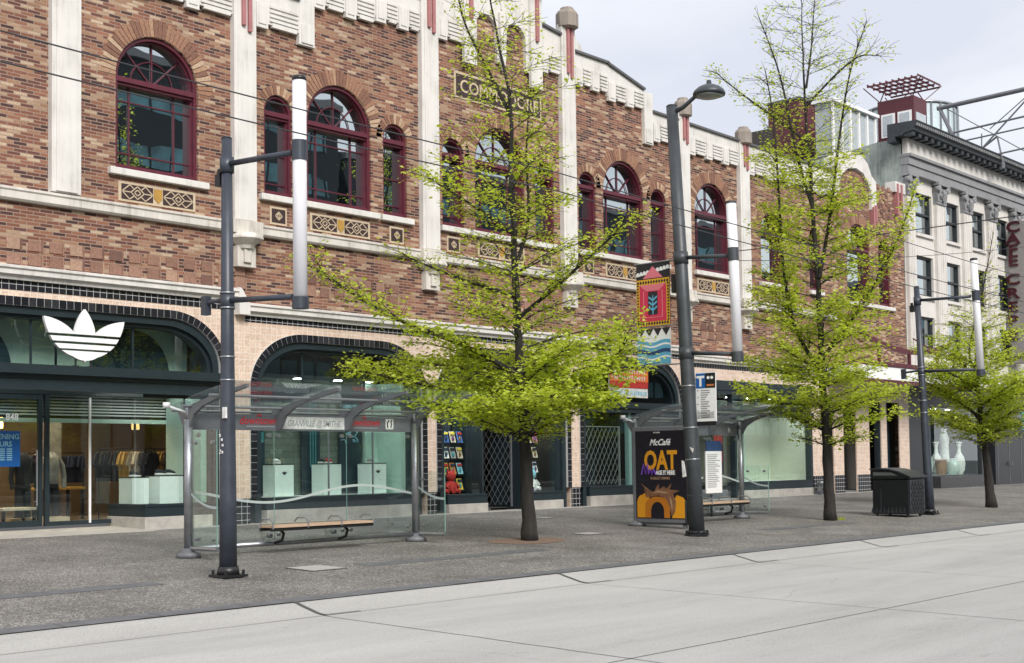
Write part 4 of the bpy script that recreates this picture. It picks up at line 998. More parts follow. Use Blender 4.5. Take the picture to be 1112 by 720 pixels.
plush(25.25, .72, .87, 'redc', 'navy', 'red and navy plush toy at the bottom left of the left comic window'); plush(25.68, .70, .87, 'redc', 'redc', 'all red plush toy at the bottom of the left comic window')
plush(28.75, .70, .87, 'plum', 'whitec', 'purple plush toy with a white head at the bottom of the right comic window'); plush(29.08, .72, .87, 'whitec', 'skyc', 'white and pale blue plush toy at the far right of the right comic window')
def folding_gate(a, b, z0, z1, mat, lab, n, cell):
    a = Vector(a); b = Vector(b); t = thing('folding_gate', lab, 'folding gate', (a.x, a.y, z0), 'metal lattice gates in the shopfronts')
    d = (b-a); L = d.length; d.normalize()
    m = MB(); w_ = L/n; rows = int((z1-z0)/cell); hh = (z1-z0)/rows
    for i in range(n):
        for j in range(rows):
            p = a+d*w_*i; q = a+d*w_*(i+1); za = z0+hh*j
            o = Vector((d.y, -d.x, 0))*.008
            m.beam((p.x+o.x,p.y+o.y,za), (q.x+o.x,q.y+o.y,za+hh), .022, .006); m.beam((p.x-o.x,p.y-o.y,za+hh), (q.x-o.x,q.y-o.y,za), .022, .006)
    m.build('lattice', mat, t)
    for p in (a, b):
        MB().box(p.x-.025, p.x+.025, p.y-.025, p.y+.025, z0-.06, z1+.05).build('gate_post', mat, t)
    MB().beam((a.x,a.y,z1+.04), (b.x,b.y,z1+.04), .04, .03).build('rail', mat, t)
    return t
folding_gate((26.6,1.2,0), (27.95,.5,0), .5, 3.0, 'gatedark', 'dark lattice gate half drawn across the comic shop entrance behind the tree trunk', 9, .28)
d_ = MB(); d_.box(26.38, 26.44, .5, 1.3, .4, 3.2); part(d_, 'door_frame', 'teal')
# ---- fourth arch: gated shop
lintel(30.43, 35.86); transom(ARCH[3], 3.55, (32.5,)); base(30.86, 33.15)
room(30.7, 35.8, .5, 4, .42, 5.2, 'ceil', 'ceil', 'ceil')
vpane(30.86, 33.0, .16, .95, 3.22)
m = MB(); m.box(31.1, 33.1, 1.5, 1.55, .9, 3.3); part(m, 'window_back', 'darkposter')
m = MB(); m.box(33.02, 33.17, .08, .24, .3, 3.24); part(m, 'door_frame', plain('sea_green_frame', (.20, .36, .33), .4))
folding_gate((31.0,.42,0), (32.95,.42,0), 1.0, 2.75, 'gate', 'pale lattice gate behind the shop window right of the largest tree trunk', 9, .34)
folding_gate((33.25,.12,0), (34.75,.12,0), .42, 2.9, 'gatedark', 'dark lattice gate closing the shop doorway left of the bus shelter advertisement', 11, .24)
m = MB(); m.box(34.8, 35.45, .1, .2, .3, 3.24); part(m, 'door_frame', 'greymetal')
sg = thing('shop_sign', 'red and orange sign with a pale lower band inside the gated shop arch', 'shop sign', (33.2, .1, 3.72))
a_, b_ = at(661, 404, .12), at(703, 433, .12)
sx0, sx1, sz0, sz1 = a_.x, b_.x, 3.72, 4.70
MB().box(sx0, sx1, .10, .14, sz0, sz1).build('board', 'whitec', sg)
MB().box(sx0, sx1, .085, .098, sz0+.30, sz1).build('red_field', 'redc', sg); MB().box(sx0, sx1, .075, .084, sz0+.50, sz1).build('orange_field', plain('orange_board', (.62,.15,.03), .5), sg)
rg = random.Random(2); m = MB(); x = sx0+.06
for r_ in range(2):
    x = sx0+.08
    while x < sx1-.12:
        h_ = rg.uniform(.11, .15); m.box(x, x+.035, .066, .074, sz0+.55+r_*.2, sz0+.55+r_*.2+h_); m.box(x, x+.09, .064, .073, sz0+.55+r_*.2+h_*rg.uniform(.3,.9), sz0+.58+r_*.2+h_*.5); x += .13
m.build('lettering', 'whitec', sg)
m = MB(); x = sx0+.06
while x < sx1-.08: m.box(x, x+rg.uniform(.02,.07), .09, .099, sz0+.08, sz0+.20); x += .10
m.build('small_lettering', 'skyc', sg)
# ---- fifth: flat dark shopfront
m = MB(); m.box(36.36, 44.34, -.06, .3, 4.12, 4.44); m.box(36.36, 44.34, -.12, .3, 3.26, 3.44); m.box(36.36, 44.34, -.03, .25, 3.98, 4.12)
for x in (36.4, 37.6, 38.9, 40.4, 42.0, 44.28): m.box(x-.03, x+.03, .0, .2, 3.44, 3.98)
m.box(39.0, 39.12, -.02, .2, .4, 3.26); m.box(44.2, 44.34, -.04, .2, .4, 3.26); m.box(36.36, 36.6, -.02, .2, .4, 3.26)
part(m, 'shopfront_frame', 'teal')
vpane(36.4, 44.3, .16, 3.44, 3.98)
base(39.12, 44.3, .62, .92)
vpane(39.12, 44.2, .08, .92, 3.26)
m = MB(); m.box(36.4, 44.3, .3, 1.9, 3.98, 4.1); part(m, 'shop_ceiling', 'ceil')
M['yellowgreen'] = plain('pale_olive_wall', (.47, .49, .40), .6, var=.06)
m = MB(); m.box(39.2, 44.3, 1.7, 1.8, .9, 3.9); m.box(39.15, 39.25, .3, 1.7, .9, 3.3); m.box(44.14, 44.24, .2, 1.7, .9, 3.3); part(m, 'window_back', 'yellowgreen')
m = MB(); m.box(39.2, 44.3, .4, 1.75, .80, .90); part(m, 'window_floor', 'palegreen')
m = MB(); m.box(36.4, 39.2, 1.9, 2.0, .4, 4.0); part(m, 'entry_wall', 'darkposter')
fill_strip(39.4, 44.0, .5, 3.42, 'fillcool', 'added long cool fill strip along the top of the pale empty window')  # added strip that lights the olive back wall
lights([(40.2,1.0),(41.6,1.0),(43,1.0)], 3.97, 'lampw', .11)
m = MB()
for x in (40.6, 42.2): m.box(x, x+.05, 1.64, 1.69, .9, 3.9)
each(m, 'mullion', 'greenwall', SF)
rp = thing('red_letter_poster', 'black poster with red lettering hanging in the doorway behind the right bus shelter', 'poster', (38.2, .2, 1.2)); MB().box(37.9, 38.6, .2, .22, 1.2, 2.9).build('sheet', 'ink', rp)
m = MB(); rg = random.Random(8)
for k in range(2):
    for j in range(3):
        x = 38.0+j*.18; z = 2.2-k*.6; m.box(x, x+.04, .19, .198, z, z+.4); m.box(x, x+.12, .188, .197, z+.34-.3*(j == 1), z+.4-.3*(j == 1)); m.box(x+.09, x+.13, .189, .199, z+.05, z+.38)
m.build('lettering', 'redc', rp)
# ---- narrow tiled bays at the end of the brick building
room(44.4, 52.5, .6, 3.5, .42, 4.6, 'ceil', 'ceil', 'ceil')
m = MB(); m.box(44.4, 52.5, 1.2, 1.3, .4, 4.6); part(m, 'entry_wall', 'ceil')
m = MB(); m.box(45.1, 46.1, .5, .54, .3, 4.2); m.box(50.4, 51.75, .5, .54, .3, 4.2); each(m, 'dark_door', 'darkposter', SF)
m = MB(); m.box(46.9, 47.6, .5, .55, .3, 3.4); part(m, 'maroon_door', plain('maroon_panel', (.07, .018, .025), .5))
# ------------------------------------------------------------------ pale stone corner building
WBX = 52.62; WX1 = 84
M['wstone'] = streaky('pale_stone', (.66, .635, .60), (.30, .28, .25), .42)
M['wentab'] = streaky('grey_entablature', (.26, .265, .275), (.12, .12, .12), .6)
M['wcornice'] = plain('dark_cornice', (.030, .036, .042), .6, var=.3)
M['flank'] = streaky('green_stained_render', (.36, .40, .375), (.11, .14, .125), .95)
M['winframe'] = plain('dark_window_frame', (.03, .035, .04), .5)
WB = thing('stone_building', 'pale stone building with dark heavy cornice and carved capitals right of the brick building', 'building', (66, 0, .36))
wcols = [54.58+2.88*k for k in range(10)]
rows = [(11.5, 13.28), (8.76, 10.52), (6.3, 7.86)]
m = MB()
for z0, z1, zb, zt in ((5.0, 8.2, 6.3, 7.86), (8.2, 11.1, 8.76, 10.52), (11.1, 14.1, 11.5, 13.28)):
    wall_strips(m, WBX, WX1, z0, z1, [(zb, [(x-.82, zt), (x+.82, zt)]) for x in wcols], 0, .3)
m.poly([(WX1,0,.3),(WX1,24,.3),(WX1,24,16),(WX1,0,16)]); m.poly([(WBX,24,.3),(WX1,24,.3),(WX1,24,16),(WBX,24,16)]); m.build('wall', 'wstone', WB)
fl = MB(); fl.poly([(WBX,0,.3),(WBX,24,.3),(WBX,24,15.2),(WBX,3.2,15.2),(WBX,1.2,15.45),(WBX,0,15.45)]); fl.build('side_wall', 'flank', WB)
rl = MB(); rl.box(WBX+.02, WX1, .4, 24, 15.1, 15.3); rl.box(WBX+.02, WX1, .3, 24, 10.7, 11.0); rl.box(WBX+.02, WX1, .3, 24, 8.0, 8.2); rl.box(WBX+.02, WX1, .3, 24, 4.9, 5.1); rl.build('roof', 'coping', WB)
pb = MB(); pb.box(WBX+.02, WX1, 2.2, 2.3, 5.1, 15); pb.build('inner_wall', 'ceil', WB)
for x in wcols:
    for zb, zt in rows:
        f = MB(); f.box(x-.82, x-.74, .1, .26, zb, zt); f.box(x+.74, x+.82, .1, .26, zb, zt); f.box(x-.74, x+.74, .1, .26, zb, zb+.09); f.box(x-.74, x+.74, .1, .26, zt-.09, zt); f.box(x-.74, x+.74, .08, .24, (zb+zt)/2-.04, (zb+zt)/2+.04)
        wd = f.build('window', 'winframe', WB)
        MB().poly([(x-.74,.2,zb+.09),(x+.74,.2,zb+.09),(x+.74,.2,zt-.09),(x-.74,.2,zt-.09)]).build('pane', 'pane', wd)
        MB().box(x-.86, x+.86, -.10, .1, zb-.14, zb-.01).build('sill', 'wstone', wd)
        if zb == 8.76 and abs(x-wcols[2]) < .1: MB().poly([(x-.6,.19,zb+.1),(x+.6,.19,zb+.1),(x+.6,.19,zb+.85),(x-.6,.19,zb+.85)]).build('blind', plain('maroon_blind', (.16,.04,.05), .7), wd)
for x in [WBX+.36]+[a+1.44 for a in wcols]:
    p = MB(); w_ = .46 if x > WBX+1 else .32
    p.box(x-w_, x+w_, -.16, .02, 5.0, 12.98)
    for k in range(4):
        c = x-w_+(k+.5)*2*w_/4; p.box(c-.045, c+.045, -.185, -.158, 5.4, 12.9)
    pl_ = p.build('pilaster', 'wstone', WB)
    c = MB(); c.box(x-w_-.02, x+w_+.02, -.22, 0, 12.98, 13.10); c.prism([(x-w_,13.10),(x+w_,13.10),(x+w_+.10,13.72),(x-w_-.10,13.72)], -.24, 0)
    for s in (-1, 1): c.tube([(x+s*w_,-.36,13.66),(x+s*w_,-.12,13.66)], .15, 10); c.tube([(x+s*w_*.4,-.32,13.32),(x+s*w_*.45,-.2,13.36)], .12, 8)
    c.tube([(x,-.30,13.15),(x,-.36,13.45),(x,-.30,13.6)], [.1,.12,.06], 8)
    c.box(x-w_-.14, x+w_+.14, -.36, 0, 13.80, 13.93); c.build('capital', 'wentab', pl_)
m = MB(); m.box(WBX-.02, WX1, -.26, .05, 13.93, 14.28); m.box(WBX-.04, WX1, -.32, .05, 14.28, 14.62); m.box(WBX-.06, WX1, -.42, .05, 14.62, 14.74); m.build('entablature', 'wentab', WB)
m = MB(); m.box(WBX-.0, WX1, -.24, .05, 14.74, 15.42); m.build('frieze', 'wstone', WB)
m = MB(); m.prism([(.05,15.42),(-.30,15.42),(-.34,15.50),(-.78,15.58),(-.80,15.72),(-.86,15.75),(-.96,15.92),(-.96,15.97),(.4,16.0),(.4,15.2),(.05,15.2)], WBX-.55, WX1, 'x')

cn = m.build('cornice', 'wcornice', WB)
x = WBX-.5
while x < WX1: MB().box(x, x+.26, -.72, -.32, 15.38, 15.56).build('modillion', 'wcornice', cn); x += .62
m = MB(); x = WBX-.5; top = []
while x < WX1: top += [(x, 15.98), (x, 15.985), (x+.10, 15.985), (x+.10, 16.09), (x+.2, 16.09), (x+.2, 15.985)]; x += .20
top = []; x = WBX-.5
while x < WX1: top += [(x, 15.76), (x+.10, 15.76), (x+.10, 15.85), (x+.2, 15.85)]; x += .20
m.prism(top+[(x, 15.88), (WBX-.5, 15.88)], -.93, -.80)
m.build('dentil_course', 'wentab', cn)
# ground storey of the stone building
m = MB(); wall_strips(m, WBX, WX1, .2, 5.0, [(.9, [(54.7,3.9),(60.1,3.9)]), (.3, [(60.9,3.4),(61.7,3.4)])], .0, .3); m.build('shop_wall', plain('dark_shop_panels', (.028,.030,.036), .35), WB)
m = MB()
for x in (62.0, 63.4, 64.9, 66.4): m.box(x-.02, x+.02, -.012, .0, .4, 3.6)
m.box(61.9, 70, -.02, .01, 3.55, 3.75); m.box(63.25, 63.32, -.1, .0, 1.25, 1.45); m.box(63.48, 63.55, -.1, .0, 1.25, 1.45); m.build('door_trim', 'steel', WB)
M_ = SF; SF = WB
room(54.5, 60.3, .3, 2.4, .88, 3.95, 'darkposter', 'palegreen', 'ceil')
vpane(54.7, 60.1, .1, .9, 3.9)
SF = M_
m = MB(); m.box(54.6, 60.2, -.45, .1, .3, .85); m.build('window_plinth', plain('dark_granite', (.05,.05,.055), .25), WB)
fill_strip(54.8, 60.0, .32, 3.94, 'fillcool', 'added long cool fill strip above the vases in the far shop window')  # added strip that brightens the vase window
lights([(55.6,1.0),(57.2,1.0),(58.8,1.0)], 3.92, 'lampw', .12)
M['vaseglaze'] = plain('celadon_glaze', (.50, .60, .56), .25, var=.1)
def vase(x, y, z, prof, mat, lab, cat='vase'):
    t = thing('vase' if cat == 'vase' else 'statue', lab, cat, (x, y, z), 'pale ornaments in the far shop window')
    m = MB(); m.lathe((x, y), [(r, z+h) for r, h in prof], 14); m.build('body', mat, t)
    r1, h1 = prof[-1]; m = MB(); m.lathe((x, y), [(r1*1.25, z+h1), (r1*1.25, z+h1+.03), (r1*.9, z+h1+.06)], 14); m.build('rim', mat, t)
A_ = [(.14,0),(.24,.2),(.28,.5),(.22,.8),(.10,1.0),(.08,1.25),(.13,1.45)]; B_ = [(.2,0),(.28,.15),(.3,.4),(.22,.6),(.12,.68)]; C_ = [(.18,0),(.25,.3),(.22,.9),(.20,1.4),(.24,1.7),(.14,1.9),(.12,2.05)]
vase(55.4,.7,.9,B_,'vaseglaze','squat pale vase at the left of the far shop window'); vase(56.2,.9,.9,A_,'vaseglaze','pale narrow necked vase left of the brown pot in the far shop window'); vase(57.0,.6,.9,[(.2,0),(.24,.3),(.27,.62),(.26,.66)],plain('brown_pot',(.30,.17,.09),.6),'brown pot in the middle of the far shop window')
vase(57.6,1.1,.9,A_,'whitec','white bottle shaped vase behind the brown pot'); vase(58.5,1.1,.9,C_,'whitec','tallest white vase in the far shop window'); vase(58.2,.55,.9,B_,'vaseglaze','squat pale vase in front of the tallest white vase'); vase(59.2,.7,.9,A_,'whitec','white narrow necked vase at the right of the far shop window')
# ---- vertical blade sign
bx = 63.6
t = thing('blade_sign', 'tall grey vertical sign with dark red letters reading CAFE CREPE on the stone building', 'shop sign', (bx, -.2, 6.0))
yT = atX(1086, 240, bx).y; 
MB().box(bx-.16, bx+.16, -2.2, -.22, 6.2, 13.15).build('panel', plain('grey_sign_panel', (.26, .245, .24), .5), t, .03)
MB().box(bx-.10, bx+.10, -.23, 0.02, 7, 7.15).build('bracket', 'blackplastic', t); MB().box(bx-.10, bx+.10, -.23, .02, 12, 12.15).build('bracket', 'blackplastic', t)
M['signred'] = flat('dark_red_letter', (.055, .006, .013), .4)
for word, pys in (('CAFE', (246, 259, 271, 283)), ('CREPE', (303, 318, 333, 348, 363))):
    for ch, py in zip(word, pys):
        z = atX(1100, py, bx-.17).z
        lt = text(ch, .72, (bx-.165, atX(1100, py, bx-.17).y, z-.26), (0,-1,0), (0,0,1), 'signred', 'letter', t, .05, .022, align='CENTER', sx=1.35)
# ---- curved dark red canopy with white bands
cx0, cx1 = 45.6, 53.6
t = thing('canopy', 'white shop canopy with sagging dark red upper rails beside the light pole', 'canopy', (49.5, -1.4, 4.4))
M['maroon'] = plain('maroon_paint', (.085, .014, .022), .5)
def saggy(z, k=.55): return [(cx0+(cx1-cx0)*q/16, -1.5, z+k*((2*q/16-1)**2)) for q in range(17)]
for z in (5.95,):
    m = MB(); P = saggy(z)
    for a, b in zip(P, P[1:]): m.beam(a, b, .10, .20)
    m.build('curved_rail', 'maroon', t)
m = MB(); m.box(cx0-.2, cx1+6, -1.62, -.2, 4.75, 5.25); m.build('fascia', 'whitepaint', t)
m = MB(); m.box(cx0, cx1, -1.66, -1.5, 5.26, 5.42); m.build('lower_rail', 'maroon', t)
m = MB(); m.box(cx0-.2, cx1+6, -1.66, -1.56, 4.60, 4.74); m.build('lower_rail', 'maroon', t)
for x in (47.0, 49.6, 52.2): 
    m = MB(); m.box(x-.06, x+.06, -1.56, -1.46, 5.42, 5.98); m.build('post', 'maroon', t)
for x in (46.6, 52.8): MB().beam((x,-1.5,5.9), (x,-.02,6.9), .05, .05).build('stay_rod', 'maroon', t)
# small banners along the canopy
t = thing('hanging_sign', 'small turquoise sign hanging under the far right tree crown', 'shop sign', (64.6, -.4, 3.2)); MB().box(64.0, 65.3, -.44, -.40, 3.0, 3.9).build('board', plain('turquoise', (.03,.30,.36), .4), t); MB().box(64.05, 65.25, -.45, -.441, 3.1, 3.35).build('stripe', 'whitec', t)
# ------------------------------------------------------------------ roof-top structures
t = thing('roof_pavilion', 'dark red roof pavilion with square windows under an open slatted canopy above the stone building', 'pavilion', (64.6, 5, 15.3))
M['palewin'] = plain('pale_grey_pane', (.42,.47,.50), .15); zt = 20.75; x1, y0 = 64.64, 5.0; y1 = atX(953, 118, x1).y; x2 = 66.2
MB().box(x1, x2, y0, y1, 15.3, zt).build('wall', 'maroon', t)
for a, b in ((.06,.44),(.52,.9)):
    ya, yb = y0+(y1-y0)*a, y0+(y1-y0)*b
    w_ = MB(); w_.box(x1-.04, x1+.02, ya, yb, 18.75, 20.0).build('window', 'whitepaint', t)
    MB().box(x1-.06, x1-.041, ya+.12, yb-.12, 18.85, 19.9).build('pane', 'palewin', t.children[-1])
MB().box(x1+.2, x2-.2, y0-.04, y0+.02, 18.6, 19.9).build('window', 'palewin', t)
m = MB(); zc = zt+.9
ya, yb, xa, xb = y0-.45, y1+.35, x1-.45, x2+.75
for k in range(9): y = ya+(yb-ya)*k/8; m.beam((xa,y,zc), (xb,y,zc), .045, .09)
for k in range(5): x = xa+(xb-xa)*k/4; m.beam((x,ya,zc-.1), (x,yb,zc-.1), .045, .09)
for x, y in ((x1+.1,y0+.1),(x2-.1,y0+.1),(x1+.1,y1-.1),(x2-.1,y1-.1)):
    for s in (-1, 1): m.beam((x,y,zt-.02), (x+(.7 if x > x1+.5 else -.5), y+s*.7, zc-.1), .045, .045)
m.build('slatted_canopy', 'maroon', t)
t = thing('roof_hut', 'plain dark red roof hut partly behind the top of the middle tree', 'roof hut', (58, 8, 12))
yb = atX(834, 116, 57.97).y
m = MB(); m.box(57.97, 61.7, 8, yb, 15.3, 19.8); m.build('wall', 'maroon', t); MB().box(57.9, 61.8, 7.9, yb+.1, 19.8, 19.92).build('roof', 'coping', t)
MB().box(57.93, 57.99, 9.5, 11.5, 16.5, 18.6).build('door', 'ceil', t)
t = thing('roof_glasshouse', 'low glazed roof room between the dark red hut and the pavilion', 'glasshouse', (58, 6.5, 15.3))
ga, gb = at(906, 150, 5.5), at(951, 128, 5.5); g0, g1, gt = ga.x, gb.x, gb.z
m = MB(); m.box(g0, g1, 5.6, 6.5, 12, gt); m.build('glazing', plain('pale_blue_glass', (.36,.40,.42), .12), t)
m = MB(); 
for k in range(6): x = g0+(g1-g0)*k/5; m.box(x-.06, x+.06, 5.5, 5.6, 12, gt)
m.box(g0-.1, g1+.1, 5.45, 5.6, 15.9, 16.05); m.box(g0-.2, g1+.2, 5.4, 6.6, gt, gt+.16); m.build('frame', 'whitepaint', t)
t = thing('glass_drum', 'curved glass roof lantern right of the dark red pavilion', 'roof lantern', (80.5, 13, 15.3))
m = MB(); m.lathe((81.2,13), [(3.0,15.3),(3.0,24.4)], 28); m.build('glazing', plain('drum_glass', (.45,.53,.55), .12), t)
m = MB()
for k in range(28): a = 2*pi*k/28; m.beam((81.2+3.03*cos(a),13+3.03*sin(a),15.3), (81.2+3.03*cos(a),13+3.03*sin(a),24.4), .10, .08)
for z in (18, 20, 22.2, 24.45): m.tube([(81.2,13,z-.06),(81.2,13,z+.06)], 3.08, 28)
m.build('frame', 'steel', t)
TX = 61.0
t = thing('roof_truss', 'open steel pipe truss rising above the stone building at the right edge', 'truss', (TX, 0, 15.3))
def TP(px, py): return atX(px, py, TX)
def ext(a, b, k): a, b = TP(*a), TP(*b); return a, b+(b-a)*k
for nm, a, b, r in (('top_chord', (1018,118), (1112,97), .115), ('chord', (1023,147), (1112,126.5), .05), ('chord', (1040,154.5), (1112,138.5), .04), ('chord', (1074,169.5), (1112,161), .045)):
    p, q = ext(a, b, .35); m = MB(); m.tube([p, q], r, 8); m.build(nm, 'greymetal', t)
for a, b, r in (((1020,117),(1037,152),.09), ((1062,166),(1122,100),.04), ((1083,148),(1089,176),.04), ((1026,117),(1120,168),.025), ((1083,148),(1055,170),.05), ((1120,100),(1075,140),.025), ((1066,145),(1066,170),.03)):
    m = MB(); m.tube([TP(*a), TP(*b)], r, 6); m.build('brace', 'greymetal', t)
for px in (1037, 1089):
    p = TP(px, 152 if px < 1050 else 176); m = MB(); m.tube([p, (p.x, p.y, 15.3)], .09, 6); m.build('post', 'greymetal', t)
# ------------------------------------------------------------------ the opposite side of the street (seen only in the glass)
M['oppdark'] = plain('dark_cladding', (.012, .014, .017), .6); M['oppteal'] = plain('teal_glazing', (.10, .24, .27), .3, var=.6, scale=.4); M['opppale'] = plain('pale_cladding', (.22, .22, .22), .7)
for k, (xa, xb, h, lab) in enumerate(((-5, 34, 23, 'dark office block with teal window bands, lowest of the row mirrored in the windows'), (34.5, 66, 29.5, 'tallest dark office block with teal window bands mirrored in the left windows'), (66.5, 118, 26, 'long dark office block with teal window bands mirrored in the middle windows'), (118.5, 170, 23, 'distant dark office block mirrored in the far windows'))):
    t = thing('office_block', lab, 'building', ((xa+xb)/2, -59, 0), 'office blocks across the street')
    MB().box(xa, xb, -66, -52, 0, h).build('wall', 'oppdark', t)
    z = 4.4
    while z < h-2:
        MB().box(xa+1.2, xb-1.2, -52.05, -51.95, z, z+1.5).build('window_band', 'oppteal', t)
        m = MB(); x = xa+1.2
        while x < xb-1.2: m.box(x, x+.12, -51.95, -51.88, z, z+1.5); x += 1.6
        m.build('mullion', 'oppdark', t.children[-1]); z += 3.6
    MB().box(xa-.1, xb+.1, -66.1, -51.7, h, h+.5).build('roof_edge', 'opppale', t)
# ------------------------------------------------------------------ street furniture
def light_pole(bx, by, lab):
    z0 = gz(by)
    t = thing('light_pole', lab, 'light pole', (bx, by, z0), 'slim light poles with opal tubes')
    m = MB(); m.tube([(bx,by,z0+.02),(bx,by,z0+1.2),(bx,by,z0+3.4),(bx,by,6.53)], [.132,.122,.100,.076], 16); m.build('post', 'pole', t)
    m = MB(); m.tube([(bx,by,6.53),(bx,by,6.56)], [.08,.05], 16); m.build('cap', 'blackplastic', t)
    m = MB(); m.box(bx-.2, bx+.2, by-.2, by+.2, z0+.01, z0+.045); m.tube([(bx,by,z0+.04),(bx,by,z0+.16)], [.17,.145], 16)
    for sx in (-1, 1):
        for sy in (-1, 1): m.tube([(bx+sx*.155,by+sy*.155,z0+.04),(bx+sx*.155,by+sy*.155,z0+.11)], .022, 6)
    m.build('base_plate', 'blackplastic', t)
    m = MB(); m.box(bx-.05, bx+.05, by+.10, by+.155, z0+.22, z0+.62); m.build('access_hatch', 'pole', t, .02)
    for zz in (6.12, 4.10):
        m = MB(); m.tube([(bx,by,zz+.03),(bx,by-1.55,zz-.06)], .042, 10); m.tube([(bx,by,zz-.10),(bx,by,zz+.13)], .104, 14); m.build('arm', 'pole', t)
    m = MB(); m.tube([(bx,by,4.16),(bx,by+.5,4.14)], .03, 8); m.box(bx-.05, bx+.05, by+.48, by+.60, 3.96, 4.24); m.build('side_box', 'pole', t)
    m = MB(); m.box(bx-.06, bx+.06, by+.10, by+.22, 5.84, 6.02); m.box(bx-.03, bx+.03, by+.14, by+.20, 6.02, 6.10); m.build('sensor_box', 'blackplastic', t)
    ty = by-1.70
    m = MB(); m.tube([(bx,ty,3.98),(bx,ty,7.04)], .098, 20); m.build('opal_tube', 'tube', t)
    m = MB(); m.tube([(bx,ty,3.86),(bx,ty,4.02)], .118, 20); m.tube([(bx,ty,5.92),(bx,ty,6.20)], .108, 20); each(m, 'tube_clamp', 'pole', t)
    m = MB(); m.tube([(bx,ty,7.04),(bx,ty,7.10)], [.104,.095], 20); m.build('tube_cap', 'blackplastic', t)
    for zz in (4.24, 4.02, 3.30, 2.96): 
        m = MB(); m.tube([(bx,by,zz-.012),(bx,by,zz+.012)], .112, 14); m.build('steel_strap', 'steel', t)
    return t
def copy_tree(o, parent=None):
    c = o.copy(); COL.objects.link(c)
    if parent is not None: c.parent = parent
    for ch in list(o.children): copy_tree(ch, c)
    return c
LP = light_pole(11.33, -9.07, 'nearest slim blue-black light pole with white opal tube, in front of the clothes shop')
st = thing('sticker', 'small white notice stuck on the nearest light pole', 'sticker', (11.25, -9.14, 2.40)); m = MB(); m.box(11.205, 11.235, -9.19, -9.11, 2.40, 2.56); m.build('paper', 'whitec', st)
m = MB(); r_ = random.Random(4)
for k in range(9):
    y_, z_ = -9.07+r_.uniform(-.05,.03), 1.85+r_.uniform(0,.35); m.box(11.205, 11.222, y_, y_+r_.uniform(.01,.025), z_, z_+r_.uniform(.01,.04))
m.build('scrap', 'whitec', st)
c = copy_tree(LP); c.location = (35.08, -8.89, gz(-8.89)); c.rotation_euler = (-.036, 0, 0); c['label'] = 'far slim blue-black light pole with white opal tube, standing behind the litter bin'
# tall lamp pole
bx, by = 23.36, -9.04; z0 = gz(by); tp = Vector((23.40, -8.56, 9.46))
def on(z): k = (z-z0)/(9.46-z0); return Vector((bx+(tp.x-bx)*k, by+(tp.y-by)*k, z))
t = thing('street_lamp', 'tall charcoal street lamp with a dome head, opal tube and banners', 'street lamp', (bx, by, z0))
m = MB(); m.tube([on(z0+.02), on(2), on(5), on(9.46)], [.172,.160,.146,.125], 20); m.build('post', 'pole2', t)
m = MB(); p = on(z0+.03); m.tube([(p.x,p.y,z0+.01),(p.x,p.y,z0+.05)], .27, 8); m.tube([(p.x,p.y,z0+.05),(p.x,p.y,z0+.12)], [.22,.19], 16)
for k in range(4): a = pi/4+k*pi/2; m.tube([(p.x+.22*cos(a),p.y+.22*sin(a),z0+.04),(p.x+.22*cos(a),p.y+.22*sin(a),z0+.12)], .03, 6)
m.build('base_plate', 'blackplastic', t)
m = MB(); p = on(9.46); m.tube([p, p+Vector((0,0,.03))], [.13,.1], 20); m.build('cap', 'blackplastic', t)
hd = Vector((23.42, -9.52, 9.62))
m = MB(); m.tube([on(9.30), on(9.36)+Vector((0,-.30,.03)), hd+Vector((0,.2,.03))], [.055,.048,.04], 10); m.build('lamp_arm', 'pole2', t)
m = MB(); m.lathe((hd.x, hd.y), [(.345,hd.z-.10),(.350,hd.z-.06),(.32,hd.z+.0),(.24,hd.z+.07),(.13,hd.z+.12),(.06,hd.z+.13),(.05,hd.z+.22),(.03,hd.z+.23)], 24); m.build('lamp_head', 'pole2', t)
m = MB(); m.lathe((hd.x, hd.y), [(.1,hd.z-.16),(.24,hd.z-.14),(.30,hd.z-.104)], 24); m.build('lens', 'steel', t)
for zz, za in ((6.10, 6.0), (4.02, 3.92)):
    q = on(zz); m = MB(); m.tube([q, (23.4,-10.05,za)], .045, 10); m.tube([on(zz-.14), on(zz+.12)], .162, 18); m.build('arm', 'pole2', t)
m = MB(); m.tube([(23.4,-10.12,3.9),(23.4,-10.03,7.1)], .108, 20); m.build('opal_tube', 'tube', t)
m = MB(); m.tube([(23.4,-10.12,3.76),(23.4,-10.11,3.96)], .128, 20); m.tube([(23.4,-10.06,5.88),(23.4,-10.05,6.16)], .118, 20); m.tube([(23.4,-10.03,7.10),(23.4,-10.03,7.15)], .11, 20); each(m, 'tube_clamp', 'pole2', t)
for zz in (6.17, 4.02, 3.30, 2.4, 1.72, .95):
    m = MB(); m.tube([on(zz-.014), on(zz+.014)], .166 if zz < 3 else .158, 18); m.build('steel_strap', 'steel', t)
m = MB(); m.box(23.27, 23.45, -8.86, -8.79, z0+.25, z0+.75); m.build('access_hatch', 'pole2', t, .02)
for zz in (6.08, 4.66, 3.80):
    q = on(zz); m = MB(); m.tube([q, (23.4,-7.45,zz+.0)], .016, 6); m.build('banner_rod', 'steel', t)
m = MB(); q = on(5.55); m.box(q.x-.07, q.x+.07, q.y+.13, q.y+.24, 5.35, 5.75); m.build('junction_box', 'blackplastic', t)
q = on(2.1); st = thing('sticker', 'torn white papers stuck on the tall street lamp', 'sticker', (q.x-.17, q.y, 1.5))
m = MB(); m.prism([(q.y-.06,1.98),(q.y-.16,1.95),(q.y-.13,1.86)], q.x-.165, q.x-.15, 'x'); m.prism([(q.y+.16,1.70),(q.y+.11,1.68),(q.y+.05,1.36),(q.y+.14,1.34)], q.x-.158, q.x-.13, 'x'); each(m, 'paper', 'whitec', st)
